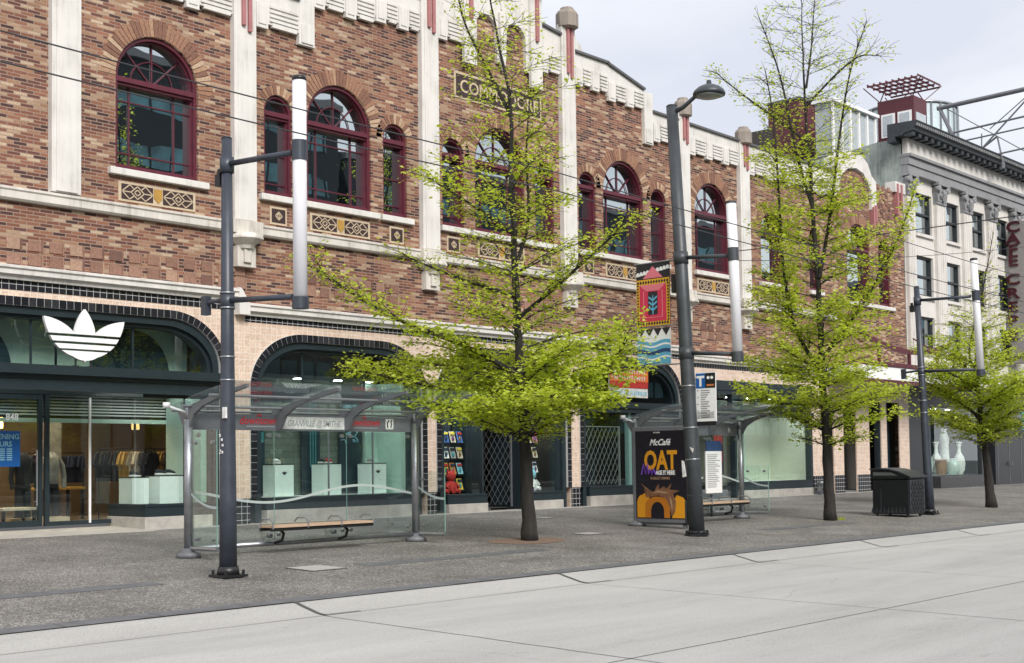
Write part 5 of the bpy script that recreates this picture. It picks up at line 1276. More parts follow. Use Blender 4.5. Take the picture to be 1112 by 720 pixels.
# fabric banner
BX = 23.40; y0, y1 = -7.52, -8.42
def pan(mb, pts, dx): mb.prism([(y0+(y1-y0)*a, z) for a, z in pts], BX-.012-dx, BX-.010, 'x'); return mb
t = thing('street_banner', 'red house patterned banner with yellow zigzag border on the tall street lamp', 'banner', (BX, (y0+y1)/2, 4.66))
M['b_black'] = flat('banner_black', (.018,.016,.02), .8); M['b_red'] = flat('banner_red', (.52,.03,.07), .8); M['b_pink'] = flat('banner_pink', (.62,.16,.20), .8); M['b_yel'] = flat('banner_yellow', (.62,.34,.02), .8); M['b_white'] = flat('banner_white', (.72,.72,.72), .8); M['b_blue'] = flat('banner_blue', (.10,.34,.50), .8); M['b_deep'] = flat('banner_deep_blue', (.02,.05,.14), .8)
m = MB(); m.prism([(y0,4.66),(y1,4.66),(y1,6.08),(y0,6.08)], BX-.010, BX+.010, 'x'); m.build('cloth', 'b_black', t)
pan(MB(), [(0,4.68),(1,4.68),(1,5.72),(0,5.72)], .002).build('yellow_border', 'b_yel', t)
m = MB()
for k in range(12): pan(m, [(.02+k*.08,5.655),(.055+k*.08,5.70),(.09+k*.08,5.655),(.055+k*.08,5.61)], .004); pan(m, [(.02+k*.08,4.735),(.055+k*.08,4.78),(.09+k*.08,4.735),(.055+k*.08,4.69)], .004)
for k in range(13): pan(m, [(.012,4.80+k*.066),(.045,4.83+k*.066),(.078,4.80+k*.066),(.045,4.77+k*.066)], .004); pan(m, [(.922,4.80+k*.066),(.955,4.83+k*.066),(.988,4.80+k*.066),(.955,4.77+k*.066)], .004)
m.build('zigzag_stitch', 'b_black', t)
pan(MB(), [(.10,4.78),(.90,4.78),(.90,5.60),(.10,5.60)], .005).build('red_field', 'b_red', t)
pan(MB(), [(.10,5.60),(.90,5.60),(.70,5.46),(.30,5.46)], .007).build('pink_gable', 'b_pink', t)
m = MB(); pan(m, [(.20,5.74),(.80,5.74),(.5,6.0)], .005); m.build('pink_peak', 'b_pink', t)
m = MB()
for k in range(10): pan(m, [(0+k*.1,5.80+.012*k),(.10+k*.1,5.80+.012*k),(.09+k*.1,5.87+.012*k),(.05+k*.1,5.89+.012*k),(.01+k*.1,5.87+.012*k)], .003)
m.build('white_scallop', 'b_white', t)
m = MB()
for a in (.22, .78): pan(m, [(a-.012,4.86),(a+.012,4.86),(a+.012,5.46),(a-.012,5.46)], .009)
pan(m, [(.22,4.86),(.78,4.86),(.78,4.875),(.22,4.875)], .0085)
each(m, 'white_outline', 'b_pink', t)
pan(MB(), [(.36,4.93),(.64,4.93),(.64,5.44),(.36,5.44)], .010).build('black_doorway', 'b_black', t)
m = MB()
for k in range(3):
    z = 5.0+k*.11
    for s in (-1, 1): pan(m, [(.5,z),(.5+s*.13,z+.08),(.5+s*.12,z+.12),(.5,z+.05)], .013)
pan(m, [(.485,4.93),(.515,4.93),(.51,5.36),(.49,5.36)], .012)
m.build('blue_plant', 'b_blue', t)
t = thing('street_banner', 'blue and white wave patterned banner below the red one on the tall street lamp', 'banner', (BX, (y0+y1)/2, 3.82))
m = MB(); m.prism([(y0,3.82),(y1,3.82),(y1,4.62),(y0,4.62)], BX-.010, BX+.010, 'x'); m.build('cloth', 'b_white', t)
m = MB()
for k in range(4): pan(m, [(k*.25,4.62),(k*.25+.25,4.62),(k*.25+.125,4.45)], .003)
m.build('black_teeth', 'b_black', t)
W_ = lambda z, ph: [(k/20, z+.03*sin(2*pi*k/20*1.3+ph)) for k in range(21)]
for za, zb, mt, d_ in ((3.83,4.34,'b_blue',.003),(4.06,4.14,'b_deep',.005),(4.22,4.26,'b_white',.005),(3.95,3.98,'b_white',.005)):
    A_ = W_(zb, 1.0) ; B_ = W_(za, 1.0) if za > 3.84 else [(k/20, 3.83) for k in range(21)]
    pan(MB(), A_+B_[::-1], d_).build('wave_band', mt, t)
# transit stop sign
q = on(3.0); t = thing('bus_stop_sign', 'white bus stop sign with blue T square and route list on the tall street lamp', 'bus stop sign', (23.42, -9.28, 2.5))
ys0, ys1 = q.y-.15, q.y-.66; SX = 23.42
def sp(mb, a0, a1, z0_, z1_, d): mb.box(SX-.012-d, SX-.010, ys0+(ys1-ys0)*a0, ys0+(ys1-ys0)*a1, z0_, z1_); return mb
m = MB(); m.box(SX-.010, SX+.010, ys0, ys1, 2.52, 3.58); m.build('board', 'whitepaint', t)
sp(MB(), .02, .48, 3.24, 3.56, .002).build('blue_square', 'blue', t); sp(MB(), .48, .98, 3.24, 3.56, .002).build('black_square', 'blackplastic', t); sp(MB(), .0, 1.0, 2.44, 2.53, .002).build('black_foot', 'blackplastic', t)
text('T', .30, (SX-.016, ys0+(ys1-ys0)*.25, 3.29), (0,-1,0), (0,0,1), 'whitepaint', 'letter', t, .002, .012, align='CENTER')
m = MB()
for a in (.64, .82): m.tube([(SX-.02, ys0+(ys1-ys0)*a, 3.46), (SX-.012, ys0+(ys1-ys0)*a, 3.46)], .035, 10)
each(m, 'white_disc', 'whitepaint', t); sp(MB(), .56, .92, 3.28, 3.32, .004).build('orange_line', plain('orange_line', (.5,.16,.05), .5), t)
m = MB(); r_ = random.Random(6)
for k in range(13):
    z = 3.18-k*.048
    if k % 3 == 0: sp(m, .08, .14, z, z+.022, .003)
    sp(m, .26, .26+r_.uniform(.2,.5), z, z+.02, .003)
for k in range(5): sp(m, .08, .9, 2.60+k*.03, 2.612+k*.03, .003)
m.build('route_list', 'greytext', t)
MB().box(SX-.02, SX+.03, q.y-.05, ys0, 3.36, 3.42).build('bracket', 'steel', t); MB().box(SX-.02, SX+.03, q.y-.05, ys0, 2.62, 2.68).build('bracket', 'steel', t)
# ------------------------------------------------------------------ bus shelters
def shelter(x0, x1, y, lab, left_panel=True, words=True):
    z0 = gz(y); t = thing('bus_shelter', lab, 'bus shelter', ((x0+x1)/2, y, z0), 'glass bus shelters on the sidewalk')
    for x in (x0, x1):
        m = MB(); m.tube([(x,y,z0+.1),(x,y,2.50)], .076, 16); m.tube([(x,y,2.50),(x,y,2.70)], .05, 12); p = m.build('post', 'steel', t)
        m = MB(); m.lathe((x, y), [(.21,z0),(.21,z0+.075),(.12,z0+.10),(.09,z0+.16)], 20); m.build('foot', 'greymetal', p)
    xs = [x0, at(303, 455, y).x, at(377, 455, y).x, x1] if words else [x0, x0+(x1-x0)*.36, x0+(x1-x0)*.70, x1]
    for x in xs:
        up = [(-5.93+(y+6.2),2.66),(-6.3+(y+6.2),2.74),(-6.8+(y+6.2),2.85),(-7.3+(y+6.2),2.94),(-7.86+(y+6.2),3.02)]
        dn = [(-7.86+(y+6.2),2.97),(-7.4+(y+6.2),2.88),(-7.0+(y+6.2),2.81),(-6.65+(y+6.2),2.715),(-6.40+(y+6.2),2.58),(-6.26+(y+6.2),2.35),(-6.12+(y+6.2),2.34),(-5.98+(y+6.2),2.55)]
        m = MB(); m.prism(up+dn, x-.03, x+.03, 'x'); m.build('roof_beam', 'greymetal', t)
    o = y+6.2
    for a, b in zip([x0-.28]+xs[1:3], xs[1:3]+[x1+.28]):
        m = MB(); Q = [(-5.90+o,2.685),(-6.35+o,2.775),(-6.85+o,2.885),(-7.35+o,2.975),(-7.92+o,3.05)]
        m.prism(Q+[(p, z+.014) for p, z in Q[::-1]], a+.008, b-.008, 'x'); m.build('roof_pane', 'shelter_glass', t)
    for yy, zz in ((-6.0+o,2.655),(-6.32+o,2.72),(-7.1+o,2.87)):
        m = MB(); m.tube([(x0-.2,yy,zz),(x1+.2,yy,zz)], .024, 8); m.build('purlin', 'steel', t)
    m = MB(); m.tube([(x0-.33,y+.1,2.72),(x0-.05,y+.0,2.62)], .02, 6); m.tube([(x0-.36,y+.1,2.70),(x0-.36,y+.1,2.78)], .06, 10); m.build('gutter_end', 'whitepaint', t)
    m = MB(); m.box(x0+.06, x1-.06, y+.06, y+.12, 2.33, 2.62); m.build('fascia', 'greymetal', t)
    if words:
        xa, xb = at(306, 455, y+.05).x, at(374, 455, y+.05).x
        MB().box(xa, xb, y+.045, y+.059, 2.36, 2.585).build('name_board', 'whitec', t)
        text('GRANVILLE @ SMITHE', .155, ((xa+xb)/2, y+.043, 2.415), (1,0,0), (0,0,1), 'greytext', 'stop_name', t, .001, .002, shear=.25, align='CENTER', sx=.80)
        for px in (281, 395):
            xc = at(px, 455, y+.05).x
            text('downtown', .20, (xc, y+.054, 2.44), (1,0,0), (0,0,1), 'redtext', 'downtown_lettering', t, .002, .003, shear=.2, align='CENTER', sx=.95)
            m = MB(); m.prism([(xc-.05,2.58),(xc+.08,2.58),(xc+.06,2.60),(xc+.03,2.605),(xc+.03,2.66),(xc+.01,2.605),(xc-.03,2.60)], y+.05, y+.058); m.build('skyline_mark', 'redtext', t)
            m = MB(); m.box(xc-.26, xc+.36, y+.052, y+.058, 2.385, 2.41); m.build('under_line', 'greytext', t)
        xe = at(423, 455, y+.05).x
        MB().box(xe-.10, xe+.10, y+.05, y+.058, 2.38, 2.58).build('emblem_square', 'whitec', t)
        m = MB(); m.tube([(xe-.05,y+.048,2.41),(xe-.06,y+.048,2.50),(xe-.02,y+.048,2.55)], .014, 6); m.tube([(xe+.03,y+.048,2.41),(xe+.05,y+.048,2.49),(xe+.03,y+.048,2.52),(xe+.06,y+.048,2.56)], .014, 6); m.build('emblem_figure', 'blackplastic', t)
    else:
        xe = x1-.5; text('h', .2, (xe, y+.054, 2.42), (1,0,0), (0,0,1), 'whitec', 'emblem', t, .002, .004)
    n = 3; w_ = (x1-x0-.2)/n
    for k in range(n):
        a = x0+.1+k*w_; m = MB(); m.box(a+.006, a+w_-.006, y-.006, y+.006, z0+.20, 2.31); m.build('back_pane', 'shelter_glass', t)
        m = MB(); m.box(a+.003, a+.007, y-.008, y+.008, z0+.2, 2.31); m.build('glass_edge', 'green_edge', t)
        m = MB()
        for xx in (a+.10, a+w_-.10): m.tube([(xx,y-.03,2.24),(xx,y+.03,2.24)], .035, 10); m.tube([(xx,y-.03,z0+.3),(xx,y+.03,z0+.3)], .03, 10)
        each(m, 'glass_clamp', 'steel', t)
    m = MB(); m.tube([(x0,y,z0+.15),(x1,y,z0+.15)], .045, 12); m.build('bottom_rail', 'steel', t)
    wv = lambda x: 1.16+.13*sin((x-x0)/(x1-x0)*2*pi*1.25+2.2)
    m = MB(); n = 40
    for k in range(n):
        a = x0+.12+(x1-x0-.24)*k/n; b = x0+.12+(x1-x0-.24)*(k+1)/n
        m.poly([(a,y-.012,wv(a)),(b,y-.012,wv(b)),(b,y-.012,wv(b)+.045),(a,y-.012,wv(a)+.045)])
    m.build('frosted_wave', 'frost', t)
    for x, s in ((x0, 1), (x1, -1)):
        if s == 1 and not left_panel: continue
        zt = 2.31 if s == 1 else 1.55
        m = MB(); m.box(x-.006, x+.006, y-.82, y-.10, z0+.2, zt); m.build('end_pane', 'shelter_glass', t)
        m = MB(); m.box(x-.008, x+.008, y-.826, y-.816, z0+.2, zt); m.build('glass_edge', 'green_edge', t)
        m = MB(); m.tube([(x,y,z0+.16),(x,y-.82,z0+.16)], .035, 8); m.build('end_rail', 'steel', t)
        m = MB()
        for k in range(12): 
            a, b = y-.1-.06*k, y-.1-.06*(k+1); h = lambda v: 1.0+.22*((v-y+.8)/.7)**2
            m.poly([(x-.012,a,h(a)),(x-.012,b,h(b)),(x-.012,b,h(b)+.045),(x-.012,a,h(a)+.045)])
        m.build('frosted_wave', 'frost', t)
        m = MB()
        for zz in (z0+.32, 2.1 if s == 1 else 1.4): m.tube([(x-.03,y-.7,zz),(x+.03,y-.7,zz)], .03, 10); m.tube([(x-.03,y-.2,zz),(x+.03,y-.2,zz)], .03, 10)
        each(m, 'glass_clamp', 'steel', t)
    return t
shelter(12.63, 17.88, -6.12, 'left glass bus shelter with red downtown lettering and white stop name board')
shelter(24.90, 29.45, -6.30, 'right glass bus shelter beside the black advertisement panel', False, False)
def bench(xa, xb, y, lab):
    z0 = gz(y); zs = z0+.46; t = thing('bench', lab, 'bench', ((xa+xb)/2, y, z0), 'slatted wooden benches in the bus shelters')
    n = 3; w_ = (xb-xa)/n
    for k in range(n):
        m = MB()
        for j in range(4): m.box(xa+k*w_+.015, xa+(k+1)*w_-.015, y-.20+j*.102, y-.106+j*.102, zs, zs+.04)
        m.build('seat_slat', 'wood', t)
    m = MB(); m.box(xa-.02, xb+.02, y-.17, y-.13, zs-.06, zs-.003); m.box(xa-.02, xb+.02, y+.13, y+.17, zs-.06, zs-.003); m.build('frame', 'blackplastic', t)
    for k in range(n+1):
        x = xa+k*w_; m = MB(); m.tube([(x,y-.2,zs-.02),(x,y-.2,zs+.10),(x,y-.12,zs+.15),(x,y+.1,zs+.15),(x,y+.18,zs+.09),(x,y+.18,zs-.02)], .016, 8); m.build('armrest', 'steel', t)
    for x in (xa+.42, xb-.42):
        m = MB(); m.tube([(x,y+.15,zs-.05),(x,y+.05,zs-.12),(x,y+.1,z0+.22),(x,y+.30,z0+.17)], .028, 8); m.build('leg', 'blackplastic', t)
        m = MB(); m.tube([(x-.1,y+.28,z0+.3),(x-.1,y+.36,z0+.3)], .04, 10); m.build('bolt', 'steel', t)
a, b = at(289, 575, -6.5), at(398, 570, -6.5); bench(a.x, b.x, -6.5, 'wooden bench with looped steel armrests in the left bus shelter')
a, b = at(766, 545, -6.7), at(794, 545, -6.7); bench(26.3, 28.9, -6.7, 'wooden bench partly hidden by the street lamp in the right bus shelter')
# timetable in the right shelter
a, b = at(766, 490, -6.42), at(784, 535, -6.42)
t = thing('timetable_panel', 'white timetable sheet with dark blue header inside the right bus shelter', 'timetable', ((a.x+b.x)/2, -6.42, 1.0))
MB().box(a.x, b.x, -6.43, -6.40, b.z, a.z).build('sheet', 'whitepaint', t); MB().box(a.x+.10, b.x+.06, -6.39, -6.36, a.z-.02, a.z+.26).build('header', 'b_deep', t)
m = MB(); r_ = random.Random(9)
for k in range(18): z = a.z-.1-k*(a.z-b.z-.2)/18; m.box(a.x+.06, a.x+.06+(b.x-a.x-.12)*r_.uniform(.6,1), -6.436, -6.431, z, z+.018)
each(m, 'printed_line', 'greytext', t); MB().box(a.x-.02, b.x+.02, -6.44, -6.43, b.z-.03, b.z).build('frame', 'steel', t); MB().box((a.x+b.x)/2-.02, (a.x+b.x)/2+.02, -6.36, -6.31, gz(-6.4)+.1, a.z+.3).build('bracket', 'greymetal', t)
# ------------------------------------------------------------------ advertisement
AX = 24.80; ya, yb = -6.36, -7.82; zb_, zt_ = .36, 2.40
t = thing('advertising_panel', 'black advertisement with orange OAT lettering and arches at the end of the right bus shelter', 'advertisement', (AX, -7.1, gz(-7.1)))
m = MB(); m.box(AX, AX+.16, ya+.10, yb-.06, zb_-.10, zt_+.10); m.build('case', 'greymetal', t, .015)
m = MB(); m.tube([(AX+.08,ya+.04,gz(-6.3)),(AX+.08,ya+.04,2.62)], .05, 10); m.box(AX-.05, AX+.25, ya-.06, ya+.18, gz(-6.3), gz(-6.3)+.09); m.build('post', 'greymetal', t)
m = MB(); m.box(AX+.04, AX+.12, ya+.0, yb, .22, .27); m.box(AX+.04, AX+.12, yb+.1, yb+.18, gz(yb), .3); each(m, 'foot', 'greymetal', t)
M['ad_black'] = flat('poster_black', (.010,.008,.014), .25); M['ad_or'] = flat('poster_orange', (.72,.31,.012), .35); M['ad_or2'] = flat('poster_deep_orange', (.50,.17,.01), .35); M['ad_br'] = plain('poster_brown', (.22,.10,.05), .4, var=.5, scale=9); M['ad_tan'] = flat('poster_tan', (.42,.26,.15), .4); M['ad_pur'] = flat('poster_purple', (.17,.06,.42), .35)
def ap(mb, pts, d): mb.prism([(ya+(yb-ya)*u, zt_-(zt_-zb_)*v) for u, v in pts], AX-.004-d, AX-.002, 'x'); return mb
ap(MB(), [(0,0),(1,0),(1,1),(0,1)], .002).build('poster', 'ad_black', t)
def at_ad(u, v): return (AX-.009, ya+(yb-ya)*u, zt_-(zt_-zb_)*v)
text('McCafé', .205, at_ad(.48,.165), (0,-1,0), (0,0,1), 'whitepaint', 'brand_lettering', t, .002, .004, shear=.35, align='CENTER', sx=.92)
text('OAT', .60, at_ad(.49,.435), (0,-1,0), (0,0,1), 'ad_or', 'headline', t, .002, .020, align='CENTER', sx=.74)
text('AGE IT HERE', .135, at_ad(.40,.500), (0,-1,0), (0,0,1), 'whitepaint', 'sub_headline', t, .003, .006, sx=.70)
text('IN SELECT DRINKS', .085, at_ad(.29,.555), (0,-1,0), (0,0,1), 'ad_tan', 'small_print', t, .002, .001, sx=.78)
text('oh media', .05, at_ad(.36,.026), (0,-1,0), (0,0,1), 'whitec', 'owner_mark', t, .001, .001)
m = MB(); P = [(.12,.50),(.16,.38),(.20,.49),(.24,.38),(.26,.50),(.30,.44),(.33,.50),(.36,.44),(.40,.50)]
m.tube([(AX-.016, at_ad(u,v)[1], at_ad(u,v)[2]) for u, v in P], .020, 5); m.build('purple_scrawl', 'ad_pur', t)
def archb(uc, ro, ri, vt, vb, n=14):
    O = [(uc-ro*cos(pi*k/n), vt+.10+(-.10)*sin(pi*k/n)) for k in range(n+1)]; I_ = [(uc-ri*cos(pi*k/n), vt+.17-.11*sin(pi*k/n)) for k in range(n+1)]
    return [(uc-ro, vb)]+O+[(uc+ro, vb), (uc+ri, vb)]+I_[::-1]+[(uc-ri, vb)]
ap(MB(), archb(.12, .10, .001, .73, .99), .003).build('orange_arch', 'ad_or', t)
ap(MB(), [(.03,.80),(.16,.71),(.26,.76),(.24,.99),(.03,.99)], .004).build('orange_arch', 'ad_or', t)
ap(MB(), archb(.42, .24, .13, .75, .99), .006).build('orange_arch', 'ad_or2', t)
ap(MB(), [(.70,.99),(.72,.80),(.80,.73),(.92,.76),(.98,.82),(.98,.99)], .004).build('orange_arch', 'ad_or', t)
S_ = [(.20,.76),(.16,.66),(.24,.70),(.10,.60),(.28,.68),(.36,.70),(.40,.64),(.45,.61),(.46,.67),(.55,.63),(.60,.66),(.70,.60),(.66,.67),(.85,.68),(.72,.72),(.78,.80),(.76,.92),(.70,.98),(.66,.88),(.60,.78),(.45,.735),(.32,.75)]
ap(MB(), S_, .008).build('splash', 'ad_br', t)
m = MB(); ap(m, [(.30,.715),(.42,.68),(.56,.69),(.66,.71),(.56,.715),(.44,.705)], .010); ap(m, [(.66,.74),(.71,.80),(.71,.9),(.67,.82)], .010); each(m, 'splash_highlight', 'ad_tan', t)
# ------------------------------------------------------------------ litter bin
bx0, bx1, by0, by1 = 33.28, 34.28, -9.14, -8.02; z0 = gz(-8.6)
t = thing('litter_bin', 'large black litter bin with curved lid and lozenge pattern beside the far light pole', 'litter bin', ((bx0+bx1)/2, (by0+by1)/2, z0))
m = MB(); m.box(bx0+.03, bx1-.03, by0+.03, by1-.03, z0+.07, z0+1.02); m.build('body', 'bin', t, .02)
pr = [(by1,z0+1.27),(by1-.25,z0+1.285),(by1-.55,z0+1.26),(by1-.85,z0+1.19),(by0-.02,z0+1.07),(by0-.02,z0+1.03),(by1,z0+1.03)]
m = MB(); m.prism(pr, bx0, bx1, 'x'); m.build('lid', 'bin', t, .012)
lp = [(by1+.02,z0+1.275),(by1-.25,z0+1.292),(by1-.55,z0+1.267),(by1-.85,z0+1.197),(by0-.05,z0+1.06)]
m = MB(); m.prism(lp+[(p, q+.035) for p, q in lp[::-1]], bx0-.03, bx1+.03, 'x'); m.build('lid_sheet', 'binlight', t)
m = MB(); m.prism([(by1-.08,z0+1.21),(by1-.62,z0+1.20),(by1-.80,z0+1.12),(by1-.08,z0+1.12)], bx0-.004, bx0+.02, 'x'); m.build('slot', plain('bin_slot', (.10,.11,.11), .6), t)
m = MB(); m.box(bx0+.05, bx1-.05, by0+.0, by0+.028, z0+.10, z0+1.0); fp = m.build('front_panel', 'binlight', t)
m = MB()
for j in range(8):
    for k in range(5):
        xc = bx0+.15+k*.175+(.0875 if j % 2 else 0); zc = z0+.17+j*.105
        if xc < bx1-.10: m.prism([(xc-.055,zc),(xc,zc+.075),(xc+.055,zc),(xc,zc-.075)], by0-.012, by0+.002)
m.build('lozenge_relief', 'bin', fp)
m = MB()
for k in range(9): m.prism([(by0+.12+k*.115,z0+.10),(by0+.165+k*.115,z0+.26),(by0+.21+k*.115,z0+.10)], bx0+.012, bx0+.032, 'x')
m.box(bx0+.02, bx0+.032, by1-.30, by1-.27, z0+.2, z0+.75); m.build('side_relief', 'binlight', t)
for x in (bx0+.12, bx1-.12):
    for y in (by0+.12, by1-.12): MB().cyl((x,y), .04, z0, z0+.08, 8).build('foot', 'blackplastic', t)
m = MB(); sx = 44.25; zz = gz(-.35); m.tube([(sx,-.35,zz),(sx,-.35,zz+.5)], .10, 12); m.tube([(sx-.15,-.42,zz+.42),(sx+.15,-.42,zz+.42)], .09, 10)
for s in (-1, 1): m.tube([(sx+s*.12,-.40,zz+.42),(sx+s*.12,-.58,zz+.46)], .065, 10)
t = thing('standpipe', 'small grey twin hose standpipe at the right end of the pale window display', 'standpipe', (sx, -.35, zz)); m.build('body', 'steel', t); MB().box(sx-.18, sx+.18, -.5, -.2, zz, zz+.05).build('base', 'greymetal', t)
# ------------------------------------------------------------------ overhead wires
def wire(pts, r, lab):
    m = MB(); P = [Vector(p) for p in pts]; Q = []
    n = 24
    for a, b in zip(P, P[1:]):
        L = (b-a).length
        for k in range(n): s = k/n; q = a+(b-a)*s; q.z -= .0016*L*4*s*(1-s)*min(L, 25)*.25; Q.append(q)
    Q.append(P[-1]); m.tube(Q, r, 5)
    o = m.build('overhead_wire', 'wire'); settle(tag(o, lab, 'wire', 'overhead wires above the street'))
YW = -13.5
a, b = at(6.7, 23.3, YW), at(607, 188, YW); d = (b-a)/(b.x-a.x); wire([a-d*8, b, b+Vector((50,0,.1))], .0085, 'upper of the two long dark wires crossing the brick upper storey')
a, b = at(6.7, 56.7, YW), at(607, 208, YW); d = (b-a)/(b.x-a.x); wire([a-d*8, b, b+Vector((50,0,.1))], .0085, 'lower of the two long dark wires crossing the brick upper storey')
a, b = atX(842, 267, 36), atX(1112, 231, 36); wire([a+(a-b)*.2, b+(b-a)*.5], .016, 'dark cable rising towards the right edge across the middle tree')
a, b = atX(985, 352, 39), atX(1112, 372, 39); wire([at(800, 283, -9), at(1112, 268, -9)], .008, 'thin dark cable running nearly level across the middle tree')
a, b = at(985, 262, -13.5), at(1112, 300, -13.5); wire([a+(a-b)*.3, b+(b-a)*.3], .008, 'thin cable sloping down in front of the pale stone building')
# ------------------------------------------------------------------ trees
def leaf_mat():
    m, nt, b = new_mat('spring_leaf'); nt.nodes.remove(b); out = nt.nodes['Material Output']
    g = nd(nt, 'ShaderNodeNewGeometry')
    r = ramp(nt, [(0, (.34,.42,.022)), (.3, (.52,.62,.042)), (.7, (.64,.73,.075)), (1, (.74,.80,.16))]); nt.links.new(g.outputs['Random Per Island'], r.inputs['Fac'])
    di = nd(nt, 'ShaderNodeBsdfDiffuse'); tl = nd(nt, 'ShaderNodeBsdfTranslucent'); gl = nd(nt, 'ShaderNodeBsdfGlossy'); gl.inputs['Roughness'].default_value = .45
    nt.links.new(r.outputs[0], di.inputs[0]); nt.links.new(r.outputs[0], tl.inputs[0])
    m1 = nd(nt, 'ShaderNodeMixShader'); m1.inputs[0].default_value = .62; nt.links.new(di.outputs[0], m1.inputs[1]); nt.links.new(tl.outputs[0], m1.inputs[2])
    m2 = nd(nt, 'ShaderNodeMixShader'); m2.inputs[0].default_value = .03; nt.links.new(m1.outputs[0], m2.inputs[1]); nt.links.new(gl.outputs[0], m2.inputs[2])
    nt.links.new(m2.outputs[0], out.inputs[0]); return m
M['leaf'] = leaf_mat()
U = Vector((sin(A), -cos(A), 0)); V = Vector((cos(A), sin(A), 0)); Z = Vector((0, 0, 1))
def interp(tab, z):
    if z <= tab[0][0]: return tab[0][1]
    for (a, b), (c, d) in zip(tab, tab[1:]):
        if z <= c: return b+(d-b)*(z-a)/(c-a)
    return tab[-1][1]
def tree(lab, bxy, bpx, sc, r0, trunk, limbs, env, dens, nbr, seed, lsz=.088):
    """trunk and limbs are measured from the photograph as (pixel x, pixel y, metres in depth)"""
    R = random.Random(seed); base = Vector((bxy[0], bxy[1], gz(bxy[1])))
    t = thing('street_tree', lab, 'tree', base, 'young street trees with fresh yellow green leaves')
    W3 = lambda p: base+U*((p[0]-bpx[0])*sc)+V*p[2]+Z*((bpx[1]-p[1])*sc)
    def spline(P, n=5):
        Q = []
        for k in range(len(P)-1):
            p0 = P[max(k-1,0)]; p1 = P[k]; p2 = P[k+1]; p3 = P[min(k+2,len(P)-1)]
            for j in range(n):
                s = j/n; Q.append(.5*((2*p1)+(p2-p0)*s+(2*p0-5*p1+4*p2-p3)*s*s+(3*p1-p0-3*p2+p3)*s**3))
        return Q+[P[-1]]
    E = [((bpx[1]-y)*sc, w_*sc) for y, w_ in env]; D = [((bpx[1]-y)*sc, w_) for y, w_ in dens]
    TP_ = spline([W3(p) for p in trunk])
    wood = MB(); n = len(TP_); ztop = TP_[-1].z-base.z
    rad = [max(.010, r0*(1-(p.z-base.z)/ztop)**.95*(1.25-.25*min(1, (p.z-base.z)/.4))*(1-.22*min(1, (p.z-base.z)/3.5))) for p in TP_]
    rad = [q*R.uniform(.94,1.06) for q in rad]; TP_ = [p+Vector((R.gauss(0,.008),R.gauss(0,.008),0)) if 0 < k < n-1 else p for k, p in enumerate(TP_)]
    wood.tube(TP_, rad, 12)
    lv, lf = [], []
    def leaf(p, d, s):
        nrm = (Z+Vector((R.gauss(0,.7), R.gauss(0,.7), 0))).normalized()
        side = d.cross(nrm)
        if side.length < 1e-3: return
        side.normalize(); d2 = (d+Z*R.uniform(-.45,.15)).normalized(); i = len(lv)
        w_ = s*.38; f = nrm*s*.10
        lv.extend([p, p+d2*s*.45+side*w_+f, p+d2*s, p+d2*s*.45-side*w_+f]); lf.append((i, i+1, i+2, i+3))
    twg = MB()
    def twig(p, d, L, dn, sz):
        pts = [p]; dd = d.normalized(); m_ = max(3, int(L/.14))
        for k in range(m_):
            dd = (dd+Vector((R.gauss(0,.14), R.gauss(0,.14), R.gauss(.0,.07)))).normalized(); pts.append(pts[-1]+dd*L/m_)
        twg.tube(pts, [.007-.004*k/m_ for k in range(m_+1)], 3, False)
        nl = int(L/.021*dn+R.random()); 
        for k in range(nl):
            s = (.12+.88*(k+R.random())/max(1,nl))*m_; i = min(int(s), m_-1); q = pts[i].lerp(pts[i+1], s-i); ax = (pts[i+1]-pts[i]).normalized()
            sd = ax.cross(Z)
            if sd.length < .05: sd = Vector((R.gauss(0,1), R.gauss(0,1), 0))
            sd.normalize(); sd *= 1 if k % 2 else -1
            leaf(q+Vector((R.gauss(0,.06),R.gauss(0,.06),R.gauss(0,.075))), (ax*R.uniform(.2,.9)+sd).normalized(), sz*R.choice((.6,.8,.95,1.1,1.3))*R.uniform(.85,1.15))
    def dress(pts, r_a, first=.2, spread=.55):
        """side shoots along a branch, in a flat spray"""
        L = sum((b-a).length for a, b in zip(pts, pts[1:])); acc = 0; nxt = L*first; sgn = 1
        for a, b in zip(pts, pts[1:]):
            sl_ = (b-a).length
            while nxt < acc+sl_:
                q = a.lerp(b, (nxt-acc)/sl_); z = q.z-base.z; dn = interp(D, z); ax = (b-a).normalized()
                sd = ax.cross(Z)
                if sd.length < .2: sd = Vector((R.gauss(0,1),R.gauss(0,1),0))
                sd.normalize(); fr = nxt/L; l_ = (spread*(1-.55*fr)+.12)*R.uniform(.55,1.25)
                up = R.gauss(.06,.16)
                if dn > .03: twig(q, ax*R.uniform(.4,1.0)+sd*sgn*R.uniform(.5,1.1)+Z*up, l_, dn, lsz*(1 if dn > .45 else .8))
                sgn = -sgn; nxt += R.uniform(.04,.085)/max(.3, min(1, dn+.3))
            acc += sl_
        twig(pts[-1], pts[-1]-pts[-2], .3, interp(D, pts[-1].z-base.z), lsz)
